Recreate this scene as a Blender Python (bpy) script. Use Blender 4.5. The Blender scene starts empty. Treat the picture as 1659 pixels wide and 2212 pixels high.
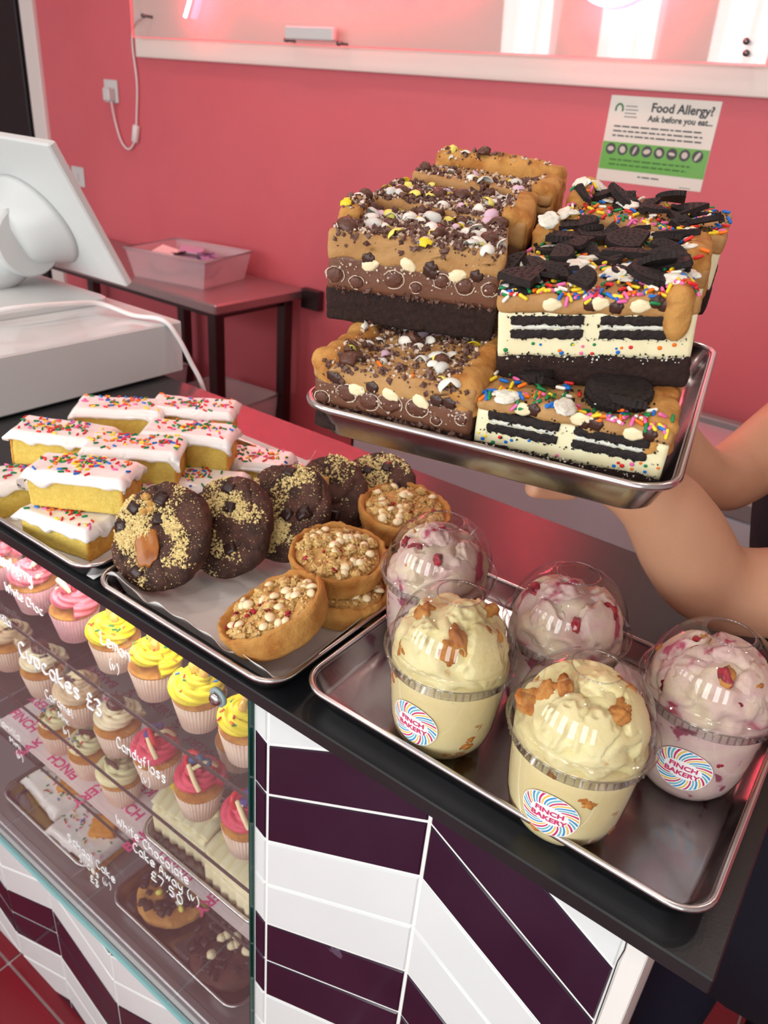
import bpy, bmesh, math, random
from math import sin, cos, pi, radians, hypot, atan2, sqrt
from mathutils import Vector, Matrix, noise, Euler
from mathutils.bvhtree import BVHTree
S = bpy.context.scene
COL = S.collection
CH = 1.55                      # camera height above the floor

# ------------------------------------------------------------------ camera
yaw, pit, rol, FPX = -0.5923378, 0.4905243, -0.0908621, 1640.4
fw = Vector((sin(yaw)*cos(pit), cos(yaw)*cos(pit), -sin(pit)))
rt = Vector((cos(yaw), -sin(yaw), 0)); dn = fw.cross(rt)
r2 = cos(rol)*rt + sin(rol)*dn; d2 = -sin(rol)*rt + cos(rol)*dn
cd = bpy.data.cameras.new('camera'); cam = bpy.data.objects.new('camera', cd); COL.objects.link(cam)
cm = Matrix((( r2.x, -d2.x, -fw.x, 0), (r2.y, -d2.y, -fw.y, 0), (r2.z, -d2.z, -fw.z, CH), (0, 0, 0, 1)))
cam.matrix_world = cm
cd.sensor_fit = 'HORIZONTAL'; cd.sensor_width = 36; cd.lens = 36*FPX/1659; cd.clip_start = .01
cd.dof.use_dof = True; cd.dof.focus_distance = .60; cd.dof.aperture_fstop = 15
S.camera = cam
S.view_settings.view_transform = 'Standard'; S.view_settings.look = 'None'
S.view_settings.gamma = 1; S.view_settings.use_curve_mapping = False
S.view_settings.exposure = 0.0
# ------------------------------------------------------------------ world and lights
w = bpy.data.worlds.new('sky'); S.world = w; w.use_nodes = True
w.node_tree.nodes['Background'].inputs[0].default_value = (.86, .93, 1, 1)
w.node_tree.nodes['Background'].inputs[1].default_value = 2.6
def area(name, loc, rot, sx, sy, power, col=(1, 1, 1)):
    l = bpy.data.lights.new(name, 'AREA'); l.shape = 'RECTANGLE'; l.size = sx; l.size_y = sy; l.energy = power; l.color = col
    o = bpy.data.objects.new(name, l); o.location = loc; o.rotation_euler = rot; COL.objects.link(o); return o
WINX = [(-3.7+.86*i, -3.2+.86*i) for i in range(7)]     # shop window openings behind the camera
for i, (a, b) in enumerate(WINX):
    area('window_light', ((a+b)/2, -2.18, 1.75), (radians(-90+8), 0, 0), b-a-.06, 1.4, 13.5, (.94, 1, .97)).rotation_euler = (radians(82), 0, 0)
DOWN = [(-2.2, -.5), (-1.1, -.5), (0.0, -.5), (-2.2, .75), (-1.0, .75), (.1, .75), (-2.2, 1.6), (-.9, 1.6), (.4, 1.6)]
for (x, y) in DOWN:
    l = bpy.data.lights.new('downlight_glow', 'SPOT'); l.energy = 9; l.spot_size = radians(130); l.spot_blend = .6; l.shadow_soft_size = .035; l.color = (1, .9, .78)
    o = bpy.data.objects.new('downlight_glow', l); o.location = (x, y, 2.74); COL.objects.link(o)

# ------------------------------------------------------------------ materials
def lin(c): return tuple(((v/255)/12.92 if v/255 <= .04045 else ((v/255+.055)/1.055)**2.4) for v in c) + (1,)
MATS = {}
def mat(name, col, rough=.5, metal=0., c2=None, c3=None, sc=30, lo=.45, hi=.6, det=4, dist=0, bump=0, bsc=None, bdet=5, sss=0, sr=.004, spec=.5, coat=0, emit=None, es=1, trans=0, ior=1.45, c3p=.7, w3=.04, rvar=0, aniso=None):
    if name in MATS: return MATS[name]
    m = bpy.data.materials.new(name); m.use_nodes = True; nt = m.node_tree; N = nt.nodes; L = nt.links
    b = N['Principled BSDF']; b.inputs['Base Color'].default_value = lin(col); b.inputs['Roughness'].default_value = rough
    b.inputs['Metallic'].default_value = metal; b.inputs['Specular IOR Level'].default_value = spec; b.inputs['Coat Weight'].default_value = coat
    b.inputs['IOR'].default_value = ior
    if sss: b.inputs['Subsurface Weight'].default_value = sss; b.inputs['Subsurface Radius'].default_value = (1, .6, .35); b.inputs['Subsurface Scale'].default_value = sr
    if trans: b.inputs['Transmission Weight'].default_value = trans
    if emit: b.inputs['Emission Color'].default_value = lin(emit); b.inputs['Emission Strength'].default_value = es
    if c2 or bump or rvar:
        tc = N.new('ShaderNodeTexCoord')
    if c2:
        n = N.new('ShaderNodeTexNoise'); n.inputs['Scale'].default_value = sc; n.inputs['Detail'].default_value = det; n.inputs['Distortion'].default_value = dist
        L.new(tc.outputs['Object'], n.inputs['Vector'])
        cr = N.new('ShaderNodeValToRGB'); e = cr.color_ramp.elements
        e[0].position = lo; e[0].color = lin(col); e[1].position = hi; e[1].color = lin(c2)
        if c3:
            k = e.new(min(1, c3p)); k.color = lin(c2); k = e.new(min(1, c3p+w3)); k.color = lin(c3)
        L.new(n.outputs['Fac'], cr.inputs[0]); L.new(cr.outputs[0], b.inputs['Base Color'])
    if bump:
        n2 = N.new('ShaderNodeTexNoise'); n2.inputs['Scale'].default_value = bsc or sc*3; n2.inputs['Detail'].default_value = bdet; n2.inputs['Roughness'].default_value = .65
        L.new(tc.outputs['Object'], n2.inputs['Vector'])
        bp = N.new('ShaderNodeBump'); bp.inputs['Strength'].default_value = min(1, bump); bp.inputs['Distance'].default_value = .0012 if bump <= 1 else .0012*bump
        L.new(n2.outputs['Fac'], bp.inputs['Height']); L.new(bp.outputs[0], b.inputs['Normal'])
    MATS[name] = m; return m
def clear(name, tint=(255, 255, 255), ior=1.5, rough=.02, base=.0, hazecol=None, haze=0.):
    """thin clear sheet: straight-through light plus Fresnel reflection"""
    if name in MATS: return MATS[name]
    m = bpy.data.materials.new(name); m.use_nodes = True; nt = m.node_tree; N = nt.nodes; L = nt.links; N.remove(N['Principled BSDF'])
    t = N.new('ShaderNodeBsdfTransparent'); t.inputs[0].default_value = lin(tint)
    g = N.new('ShaderNodeBsdfGlossy'); g.inputs['Roughness'].default_value = rough
    f = N.new('ShaderNodeFresnel'); ge = N.new('ShaderNodeNewGeometry'); io = N.new('ShaderNodeMix'); io.data_type = 'FLOAT'; io.inputs[2].default_value = ior; io.inputs[3].default_value = 1/ior
    L.new(ge.outputs['Backfacing'], io.inputs[0]); L.new(io.outputs[0], f.inputs[0])
    mx = N.new('ShaderNodeMixShader'); o = N['Material Output']
    fac = f.outputs[0]
    if base:
        a = N.new('ShaderNodeMath'); a.operation = 'ADD'; a.use_clamp = True; a.inputs[1].default_value = base; L.new(fac, a.inputs[0]); fac = a.outputs[0]
    if haze:
        d = N.new('ShaderNodeBsdfDiffuse'); d.inputs[0].default_value = lin(hazecol or (255, 255, 255)); m2 = N.new('ShaderNodeMixShader'); m2.inputs[0].default_value = haze
        L.new(t.outputs[0], m2.inputs[1]); L.new(d.outputs[0], m2.inputs[2]); tt = m2.outputs[0]
    else: tt = t.outputs[0]
    L.new(fac, mx.inputs[0]); L.new(tt, mx.inputs[1]); L.new(g.outputs[0], mx.inputs[2]); L.new(mx.outputs[0], o.inputs[0])
    MATS[name] = m; return m
M_pink = mat('pink_paint', (214, 104, 114), .55, c2=(210, 100, 110), sc=2, bump=.15, bsc=60)
M_white = mat('white_paint', (232, 228, 224), .5)
M_board = mat('board_white', (236, 228, 220), .45)
M_ceil = mat('ceiling_white', (225, 222, 218), .8)
M_offw = mat('side_wall', (214, 214, 212), .7)
M_dark = mat('dark_panel', (26, 14, 20), .5)
M_slab = mat('black_slab', (27, 28, 31), .27, spec=.6, c2=(31, 32, 35), sc=14, bump=.12, bsc=500)
M_alu = mat('aluminium', (168, 165, 166), .2, 1, c2=(150, 147, 149), sc=9, lo=.3, hi=.7, bump=.1, bsc=90, bdet=2)
M_alub = mat('aluminium_bright', (205, 203, 203), .24, 1)
M_steel = mat('steel', (120, 116, 118), .3, 1)
M_gloss = mat('white_plastic', (208, 211, 212), .08, spec=.5)
M_matw = mat('white_satin', (208, 211, 211), .35)
M_cable = mat('cable_white', (235, 232, 232), .35)
M_tw = mat('tile_white', (226, 229, 230), .07, c2=(223, 226, 228), sc=4, spec=.6)
M_td = mat('tile_dark', (42, 20, 40), .12, c2=(48, 25, 46), c3=(86, 74, 92), sc=5, det=9, lo=.3, hi=.6, c3p=.70, w3=.012, dist=1.6, spec=.55)
M_grout = mat('grout', (236, 236, 234), .8)
M_ftile = mat('floor_tile_red', (122, 12, 30), .25, c2=(112, 10, 26), sc=3)
M_fgrout = mat('floor_grout', (176, 158, 160), .8)
M_glass = clear('cabinet_glass', (252, 253, 253), 1.4, .01, haze=.03, hazecol=(255, 225, 232))
M_shelf = clear('shelf_glass', (253, 254, 253), 1.35, .01)
M_gedge = mat('glass_edge_green', (20, 74, 66), .15)
M_gcyan = mat('glass_edge_pale', (150, 205, 208), .12)
M_sedge = mat('shelf_edge_grey', (74, 66, 68), .2)
M_plastic = clear('clear_plastic', (250, 250, 250), 1.5, .025, base=.015)
M_acr = clear('acrylic', (250, 246, 246), 1.45, .02, base=.02)
M_pink2 = mat('napkin', (240, 235, 235), .6)

# ------------------------------------------------------------------ mesh builder
class MB:
    def __init__(s): s.v = []; s.f = []
    def add(s, vs, fs, M=None):
        k = len(s.v)
        s.v += [tuple(M @ Vector(v)) for v in vs] if M is not None else [tuple(v) for v in vs]
        s.f += [tuple(i+k for i in f) for f in fs]; return s
    def box(s, x0, x1, y0, y1, z0, z1, bev=0, M=None):
        if bev:
            b = min(bev, (x1-x0)*.45, (y1-y0)*.45, (z1-z0)*.45); vs = []; fs = []
            # chamfered box: 24 vertices
            idx = {}
            for sx in (0, 1):
                for sy in (0, 1):
                    for sz in (0, 1):
                        for ax in range(3):
                            p = [(x0, x1)[sx], (y0, y1)[sy], (z0, z1)[sz]]
                            sg = [1-2*sx, 1-2*sy, 1-2*sz]
                            for a in range(3):
                                if a != ax: p[a] += sg[a]*b
                            idx[(sx, sy, sz, ax)] = len(vs); vs.append(p)
            I = idx
            def q(*k): fs.append(tuple(I[a] for a in k))
            for t in (0, 1):
                q((t,0,0,0), (t,1,0,0), (t,1,1,0), (t,0,1,0)); q((0,t,0,1), (1,t,0,1), (1,t,1,1), (0,t,1,1)); q((0,0,t,2), (1,0,t,2), (1,1,t,2), (0,1,t,2))
            for a in (0, 1):
                for c in (0, 1):
                    q((a,c,0,0), (a,c,1,0), (a,c,1,1), (a,c,0,1)); q((a,0,c,0), (a,1,c,0), (a,1,c,2), (a,0,c,2)); q((0,a,c,1), (1,a,c,1), (1,a,c,2), (0,a,c,2))
            for a in (0, 1):
                for c in (0, 1):
                    for d in (0, 1): q((a,c,d,0), (a,c,d,1), (a,c,d,2))
            return s.add(vs, fs, M)
        vs = [(x0,y0,z0),(x1,y0,z0),(x1,y1,z0),(x0,y1,z0),(x0,y0,z1),(x1,y0,z1),(x1,y1,z1),(x0,y1,z1)]
        return s.add(vs, [(0,3,2,1),(4,5,6,7),(0,1,5,4),(1,2,6,5),(2,3,7,6),(3,0,4,7)], M)
    def lathe(s, prof, seg=32, M=None, fn=None, cap=True):
        vs = []; fs = []; n = len(prof)
        for j in range(seg):
            a = 2*pi*j/seg
            for (r, z) in prof:
                p = (r*cos(a), r*sin(a), z); vs.append(fn(p, a) if fn else p)
        for j in range(seg):
            k = (j+1) % seg
            for i in range(n-1): fs.append((j*n+i, k*n+i, k*n+i+1, j*n+i+1))
        if cap:
            if prof[0][0] > 1e-6: fs.append(tuple(j*n for j in range(seg))[::-1])
            if prof[-1][0] > 1e-6: fs.append(tuple(j*n+n-1 for j in range(seg)))
        return s.add(vs, fs, M)
    def tube(s, pts, r, seg=8, closed=False, cap=True, M=None):
        pts = [Vector(p) for p in pts]; n = len(pts); vs = []; fs = []; up = Vector((0, 0, 1)); prev = None
        for i, p in enumerate(pts):
            a = pts[(i-1) % n] if (closed or i > 0) else p; b = pts[(i+1) % n] if (closed or i < n-1) else p
            t = (b-a).normalized()
            if prev is None:
                u = t.cross(up if abs(t.z) < .9 else Vector((1, 0, 0))).normalized()
            else:
                u = (prev - t*prev.dot(t)).normalized()
            prev = u; v = t.cross(u); rr = r[i] if isinstance(r, (list, tuple)) else r
            for k in range(seg):
                c = 2*pi*k/seg; vs.append(p + (u*cos(c)+v*sin(c))*rr)
        m = n if closed else n-1
        for i in range(m):
            for k in range(seg):
                a = i*seg+k; b = i*seg+(k+1) % seg; c = ((i+1) % n)*seg
                fs.append((a, b, c+(k+1) % seg, c+k))
        if not closed and cap: fs.append(tuple(range(seg))[::-1]); fs.append(tuple((n-1)*seg+k for k in range(seg)))
        return s.add(vs, fs, M)
    def build(s, name, m, parent=None, smooth=True, loc=None, rel=False, angle=None):
        """rel: the vertices are in world space, shift them to the parent's (or loc's) frame"""
        off = Vector((0, 0, 0))
        if rel: off = -(parent.location if parent is not None else Vector(loc or (0, 0, 0)))
        me = bpy.data.meshes.new(name); me.from_pydata([Vector(v)+off for v in s.v] if rel else s.v, [], s.f)
        me.materials.append(m)
        bm = bmesh.new(); bm.from_mesh(me); bmesh.ops.recalc_face_normals(bm, faces=bm.faces); bm.to_mesh(me); bm.free()
        if smooth: me.polygons.foreach_set('use_smooth', [True]*len(me.polygons))
        if smooth and angle: me.set_sharp_from_angle(angle=radians(angle))
        o = bpy.data.objects.new(name, me); COL.objects.link(o)
        if parent is not None: o.parent = parent
        if loc is not None: o.location = loc
        return o
def inst(name, me, parent, M):
    o = bpy.data.objects.new(name, me); COL.objects.link(o); o.parent = parent; o.matrix_local = M; return o
def tag(o, label, cat, group=None):
    o['label'] = label; o['category'] = cat
    if group: o['group'] = group
    return o
def thing(name, label, cat, loc=(0, 0, 0), rot=(0, 0, 0), group=None):
    o = bpy.data.objects.new(name, None); o.empty_display_size = .05; COL.objects.link(o); o.location = loc; o.rotation_euler = rot
    return tag(o, label, cat, group)
def struct(o): o['kind'] = 'structure'; return o
def stuff(o): o['kind'] = 'stuff'; return o
def ns(p, s, seed=0): return noise.noise(Vector(p)*s+Vector((seed*7.13, seed*3.7, seed*1.9)))
def fr(p, s, seed=0, o=4): return noise.fractal(Vector(p)*s+Vector((seed*7.13, seed*3.7, seed*1.9)), 1., 2., o)
def T(x, y, z): return Matrix.Translation((x, y, z))
def Wz(z): return z+CH
def rbox(w, d, h, r, st, disp=None):
    """rounded block on z=0, centred in x,y, made of a fine skin that can be displaced"""
    nx, ny, nz = max(2, round(w/st)), max(2, round(d/st)), max(2, round(h/st)); vs = []; fs = []; key = {}
    def vid(i, j, k):
        q = (i, j, k)
        if q in key: return key[q]
        p = Vector((-w/2+w*i/nx, -d/2+d*j/ny, h*k/nz))
        c = Vector((max(-w/2+r, min(w/2-r, p.x)), max(-d/2+r, min(d/2-r, p.y)), max(r, min(h-r, p.z))))
        n = p-c
        if n.length < 1e-9: n = Vector((0, 0, 1))
        n.normalize(); p = c+n*r if (p-c).length > 1e-9 else p
        if disp: p = disp(p, n)
        key[q] = len(vs); vs.append(tuple(p)); return key[q]
    for i in range(nx):
        for j in range(ny):
            fs.append((vid(i,j,nz), vid(i+1,j,nz), vid(i+1,j+1,nz), vid(i,j+1,nz))); fs.append((vid(i,j,0), vid(i,j+1,0), vid(i+1,j+1,0), vid(i+1,j,0)))
    for i in range(nx):
        for k in range(nz):
            fs.append((vid(i,0,k), vid(i+1,0,k), vid(i+1,0,k+1), vid(i,0,k+1))); fs.append((vid(i,ny,k), vid(i,ny,k+1), vid(i+1,ny,k+1), vid(i+1,ny,k)))
    for j in range(ny):
        for k in range(nz):
            fs.append((vid(0,j,k), vid(0,j,k+1), vid(0,j+1,k+1), vid(0,j+1,k))); fs.append((vid(nx,j,k), vid(nx,j+1,k), vid(nx,j+1,k+1), vid(nx,j,k+1)))
    return vs, fs
def lump(rx, ry, rz, n=6, amp=.2, s=2., seed=0, M=None, mb=None, pw=2.):
    """noisy ellipsoid from a cube grid"""
    vs, fs = rbox(2, 2, 2, .999, 2/n)
    out = []
    for v in vs:
        p = Vector((v[0], v[1], v[2]-1)); p.normalize()
        k = 1+amp*ns(p, s, seed)*1.6
        if pw != 2.: p = p/((abs(p.x)**pw+abs(p.y)**pw+abs(p.z)**pw)**(1/pw))
        out.append((p.x*rx*k, p.y*ry*k, p.z*rz*k))
    mb = mb or MB(); return mb.add(out, fs, M)
def rotm(seed=None, R=None):
    R = R or random; return Euler((R.uniform(0, 6.28), R.uniform(0, 6.28), R.uniform(0, 6.28))).to_matrix().to_4x4()
def bvh(vs, fs): return BVHTree.FromPolygons([Vector(v) for v in vs], fs)
def align(n, R, lift=0):
    """matrix rotation taking z to n, with a random spin"""
    return Vector((0, 0, 1)).rotation_difference(n).to_matrix().to_4x4() @ Matrix.Rotation(R.uniform(0, 6.28), 4, 'Z')
# shared small meshes --------------------------------------------------------
def capsule(name, m, L=.0068, r=.0012):
    mb = MB(); mb.lathe([(0, -L/2), (r*.8, -L/2+r*.4), (r, -L/2+r), (r, L/2-r), (r*.8, L/2-r*.4), (0, L/2)], 6)
    o = mb.build(name, m); me = o.data; bpy.data.objects.remove(o); return me
SPC = dict(red=(222, 40, 40), orange=(245, 120, 25), yellow=(248, 214, 50), green=(20, 130, 70), blue=(20, 110, 200), pink=(235, 110, 170), white=(246, 240, 225))
SPM = {k: mat('sprinkle_'+k, v, .35) for k, v in SPC.items()}
SPK = {k: capsule('sprinkle', SPM[k]) for k in SPC}
def mesh_only(mb, name, m, smooth=True):
    o = mb.build(name, m, smooth=smooth); me = o.data; bpy.data.objects.remove(o); return me
def sprinkles(parent, tree, n, region, R, stuffed=False, colors=None, zc=.3, off=.0009, top=.3):
    keys = colors or list(SPC); mbs = {}; c = 0; tries = 0
    while c < n and tries < n*6:
        tries += 1; x, y = region(R)
        hit, nn, _, _ = tree.ray_cast(Vector((x, y, top)), Vector((0, 0, -1)))
        if hit is None: continue
        if nn.z < 0: nn = -nn
        if nn.z < zc: continue
        M = Matrix.Translation(hit+nn*off) @ align(nn, R) @ Matrix.Rotation(pi/2+R.uniform(-.25, .25), 4, 'X')
        k = R.choice(keys); c += 1
        if not stuffed: inst('sprinkle', SPK[k], parent, M)
        else:
            mb = mbs.setdefault(k, MB()); me = SPK[k]; mb.add([v.co for v in me.vertices], [tuple(p.vertices) for p in me.polygons], M)
    for k, mb in mbs.items(): stuff(mb.build('sprinkles', SPM[k], parent))
def face_bits(name, m, parent, y, n, xr, zf, R, r0=.0004, r1=.0014):
    mb = MB(); base = [(1,0,0),(-1,0,0),(0,1,0),(0,-1,0),(0,0,1),(0,0,-1)]; bf = [(0,2,4),(2,1,4),(1,3,4),(3,0,4),(2,0,5),(1,2,5),(3,1,5),(0,3,5)]
    for i in range(n):
        x = R.uniform(*xr); r = r0+(r1-r0)*R.random()**2
        mb.add([Vector(b)*r*R.uniform(.6, 1.3) for b in base], bf, T(x, y+R.uniform(-.0006, .0003), zf(x, R)) @ rotm(R=R))
    return stuff(mb.build(name, m, parent, smooth=False))
def crumbs(name, m, parent, tree, n, region, R, r0=.0006, r1=.0018, zc=.2, top=.3, dens=None):
    mb = MB(); c = 0; tries = 0
    base = [(1,0,0),(-1,0,0),(0,1,0),(0,-1,0),(0,0,1),(0,0,-1)]; bf = [(0,2,4),(2,1,4),(1,3,4),(3,0,4),(2,0,5),(1,2,5),(3,1,5),(0,3,5)]
    while c < n and tries < n*8:
        tries += 1; x, y = region(R)
        if dens and R.random() > dens(x, y): continue
        hit, nn, _, _ = tree.ray_cast(Vector((x, y, top)), Vector((0, 0, -1)))
        if hit is None: continue
        if nn.z < 0: nn = -nn
        if nn.z < zc: continue
        r = r0+(r1-r0)*R.random()**2.5; c += 1
        vs = [Vector(b)*r*R.uniform(.6, 1.25) for b in base]
        mb.add(vs, bf, Matrix.Translation(hit+nn*r*.4) @ rotm(R=R))
    return stuff(mb.build(name, m, parent, smooth=False))

# ================================================================== ROOM
YW = 2.28
mb = MB(); mb.box(-4.8, 3, -2.4, YW, -.1, -.004); fl = struct(mb.build('floor', M_fgrout, smooth=False))
tl = MB(); tl.box(-.1475, .1475, -.1475, .1475, -.006, 0, .001); tm = mesh_only(tl, 'tile', M_ftile, False)
for i in range(-12, 12):
    for j in range(-4, 7):
        x = -1.035+.15+i*.3; y = .358+.15+j*.3
        if -4.7 < x < 2.4 and y < YW-.1: inst('tile', tm, fl, T(x, y, 0))
mb = MB(); mb.box(-3.70, 3, YW, YW+.1, 0, 2.8); mb.box(-4.8, -3.70, YW, YW+.1, 2.15, 2.8); mb.box(-4.8, -4.62, YW, YW+.1, 0, 2.15); struct(mb.build('wall_back', M_pink, smooth=False))
mb = MB(); mb.box(-4.9, -4.8, -2.4, YW+.1, 0, 2.8); struct(mb.build('wall_left', M_offw, smooth=False))
mb = MB(); mb.box(3, 3.1, -2.4, YW+.1, 0, 2.8); struct(mb.build('wall_right', M_offw, smooth=False))
mb = MB(); mb.box(-4.9, 3.1, -2.4, YW+.1, 2.8, 2.9); struct(mb.build('ceiling', M_ceil, smooth=False))
mb = MB(); mb.box(-4.9, 3.1, -2.4, -2.25, 0, .95); mb.box(-4.9, 3.1, -2.4, -2.25, 2.5, 2.8)
xs = [-4.9]+[v for p in WINX for v in p]+[3.1]
for i in range(0, len(xs), 2): mb.box(xs[i], xs[i+1], -2.4, -2.25, .95, 2.5)
struct(mb.build('wall_front', M_offw, smooth=False))
for i, (a, b) in enumerate(WINX):
    mb = MB()
    for (x0, x1, z0, z1) in ((a, b, .95, 1.0), (a, b, 2.45, 2.5), (a, a+.05, 1.0, 2.45), (b-.05, b, 1.0, 2.45), ((a+b)/2-.02, (a+b)/2+.02, 1.0, 2.45)): mb.box(x0, x1, -2.36, -2.3, z0, z1)
    struct(mb.build('window_%d' % (i+1), M_white, smooth=False))
# door opening on the left of the back wall
mb = MB(); mb.box(-4.62, -3.70, YW+.04, YW+.08, 0, 2.15, .003); d = struct(mb.build('door_1', M_dark, smooth=False))
mb = MB()
for z0, z1 in ((.2, .95), (1.1, 2.0)): mb.box(-4.5, -3.82, YW+.03, YW+.045, z0, z1, .004)
mb.build('door_panel', M_dark, d, smooth=False)
mb = MB(); mb.lathe([(0, 0), (.012, 0), (.012, .04), (.026, .045), (.03, .06), (.022, .075), (0, .078)], 20, T(-3.78, YW+.045, 1.0) @ Matrix.Rotation(pi/2, 4, 'X')); mb.build('door_handle', M_steel, d)
mb = MB(); mb.box(-3.705, -3.605, YW-.02, YW+.06, 0, 2.25, .004); mb.box(-4.72, -3.605, YW-.02, YW+.02, 2.15, 2.25, .004); mb.box(-4.72, -4.62, YW-.02, YW+.06, 0, 2.15, .004)
struct(mb.build('trim_1', M_white, smooth=False))
mb = MB(); mb.box(-3.605, 3, YW-.015, YW, 0, .1, .003); struct(mb.build('baseboard_back', M_white, smooth=False))
# ceiling downlights (outside the frame, seen as sparkles on the lids)
for i, (x, y) in enumerate(DOWN):
    t = thing('downlight', 'round recessed ceiling downlight with a white rim', 'light', (x, y, 2.8), group='ceiling downlights')
    mb = MB(); mb.lathe([(.033, 0), (.033, -.012), (.05, -.012), (.05, 0)], 24, cap=False); mb.build('trim_ring', M_white, t)
    mb = MB(); mb.lathe([(0, -.004), (.032, -.004)], 24, cap=False); mb.build('lamp', mat('lamp_glow', (255, 240, 215), .5, emit=(255, 235, 205), es=9), t)

# ------------------------------------------------------------------ neon sign wall board
t = thing('sign_board', 'long white backing board fixed along the top of the pink wall', 'board', (-2.0, YW, 1.64))
mb = MB(); mb.box(-2.915, .9, YW-.022, YW-.001, 1.639, 2.5, .003); mb.build('board_panel', M_board, t, smooth=False, rel=True)
t = thing('neon_sign', 'clear acrylic panel carrying a pink neon script sign on the white board', 'sign', (-1.7, 2.22, 1.71))
mb = MB(); mb.box(-2.87, -.52, 2.216, 2.224, 1.706, 2.46, .001); mb.build('acrylic_panel', M_acr, t, smooth=False, rel=True)
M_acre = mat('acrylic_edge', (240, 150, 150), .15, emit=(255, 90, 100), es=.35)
mb = MB()
for (x0, x1, z0, z1) in ((-2.874, -.516, 1.7025, 1.7065), (-2.874, -2.870, 1.7065, 2.464), (-.520, -.516, 1.7065, 2.464), (-2.87, -.52, 2.46, 2.464)): mb.box(x0, x1, 2.215, 2.225, z0, z1)
mb.build('acrylic_edge', M_acre, t, smooth=False, rel=True)['label'] = 'glowing pink edge of the acrylic panel'
M_neon = mat('neon_tube', (255, 170, 190), .3, emit=(255, 62, 84), es=80)
def arc(cx, cz, rx, rz, a0, a1, n=20): return [(cx+rx*cos(radians(a0+(a1-a0)*i/n)), 2.2, cz+rz*sin(radians(a0+(a1-a0)*i/n))) for i in range(n+1)]
def bez(P, n=24):
    P = [Vector(p) for p in P]; out = []
    for i in range(len(P)-1):
        a, b, c, d = P[max(0, i-1)], P[i], P[i+1], P[min(len(P)-1, i+2)]
        for k in range(n):
            s_ = k/n; out.append(.5*((2*b)+(c-a)*s_+(2*a-5*b+4*c-d)*s_*s_+(3*b-a-3*c+d)*s_**3))
    out.append(P[-1]); return out
strokes = [[(-2.545, 2.2, 1.772), (-2.50, 2.2, 1.86), (-2.45, 2.2, 2.02), (-2.41, 2.2, 2.2), (-2.36, 2.2, 2.27), (-2.2, 2.2, 2.28), (-2.12, 2.2, 2.25)],
    [(-2.44, 2.2, 2.06), (-2.34, 2.2, 2.08), (-2.22, 2.2, 2.07)],
    [(-2.16, 2.2, 2.08), (-2.2, 2.2, 1.95), (-2.16, 2.2, 1.9), (-2.1, 2.2, 1.95)],
    [(-2.02, 2.2, 1.9), (-1.98, 2.2, 2.06), (-1.9, 2.2, 2.1), (-1.85, 2.2, 2.02), (-1.88, 2.2, 1.92), (-1.8, 2.2, 1.91)],
    [(-1.6, 2.2, 2.07), (-1.68, 2.2, 2.08), (-1.73, 2.2, 1.99), (-1.68, 2.2, 1.91), (-1.6, 2.2, 1.92)],
    [(-1.5, 2.2, 2.26), (-1.53, 2.2, 2.05), (-1.54, 2.2, 1.9)], [(-1.54, 2.2, 1.99), (-1.46, 2.2, 2.07), (-1.42, 2.2, 2.0), (-1.43, 2.2, 1.9)]]
for s_ in strokes:
    mb = MB(); mb.tube(bez(s_, 10), .006, 8); mb.build('neon_tube', M_neon, t, rel=True)
mb = MB(); mb.tube(arc(-.93, 1.958, .13, .137, -128, 128, 30), .006, 8); mb.build('neon_tube', M_neon, t, rel=True)
mb = MB(); mb.box(-2.05, -1.84, 2.195, 2.216, 1.716, 1.755, .004); mb.build('transformer_box', M_matw, t, smooth=False, rel=True)
for (x, z) in ((-2.80, 1.775), (-2.06, 1.716), (-1.83, 1.712), (-.577, 1.752), (-.57, 1.728), (-2.80, 2.4), (-.577, 2.4)):
    mb = MB(); mb.lathe([(0, 0), (.007, 0), (.007, .012), (.005, .014), (.005, .05), (0, .05)], 14, T(x, 2.21, z) @ Matrix.Rotation(-pi/2, 4, 'X')); mb.build('standoff', M_steel, t, rel=True)
# flex down to the socket
t = thing('wall_socket', 'white wall socket high on the pink wall feeding the neon sign flex', 'socket', (-3.11, YW, 1.508))
mb = MB(); mb.box(-.043, .043, -.012, 0, -.043, .043, .003); mb.build('socket_plate', M_matw, t, smooth=False)
mb = MB(); mb.box(-.012, .03, -.045, -.012, -.038, .012, .005); mb.build('plug', M_matw, t, smooth=False)
t = thing('neon_flex', 'thin white flex looping from the socket up to the neon sign', 'cable', (-3.0, YW-.01, 1.40))
mb = MB(); mb.tube(bez([(-3.085, YW-.03, 1.475), (-3.09, YW-.015, 1.40), (-3.06, YW-.012, 1.32), (-3.01, YW-.012, 1.295), (-2.965, YW-.012, 1.34), (-2.945, YW-.012, 1.43), (-2.93, YW-.012, 1.55), (-2.94, YW-.014, 1.68), (-2.90, YW-.03, 1.75), (-2.82, YW-.035, 1.78)], 8), .004, 6); mb.build('cord', M_cable, t, rel=True)
mb = MB(); mb.box(-.014, .014, -.012, .012, -.035, .035, .005, T(-2.958, YW-.013, 1.358) @ Matrix.Rotation(.25, 4, 'Y')); mb.build('inline_switch', M_cable, t, rel=True)
for (x, l) in ((-3.41, 'white double switch plate low on the wall, the right-hand one beside the till screen'), (-3.52, 'white switch plate half hidden behind the till screen')):
    t = thing('light_switch', l, 'switch', (x, YW, 1.142)); mb = MB(); mb.box(-.045, .045, -.01, 0, -.043, .043, .003); mb.build('switch_plate', M_matw, t, smooth=False)
    mb = MB(); mb.box(-.008, .008, -.016, -.01, -.016, .016, .002); mb.build('rocker', M_matw, t, smooth=False)
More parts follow.
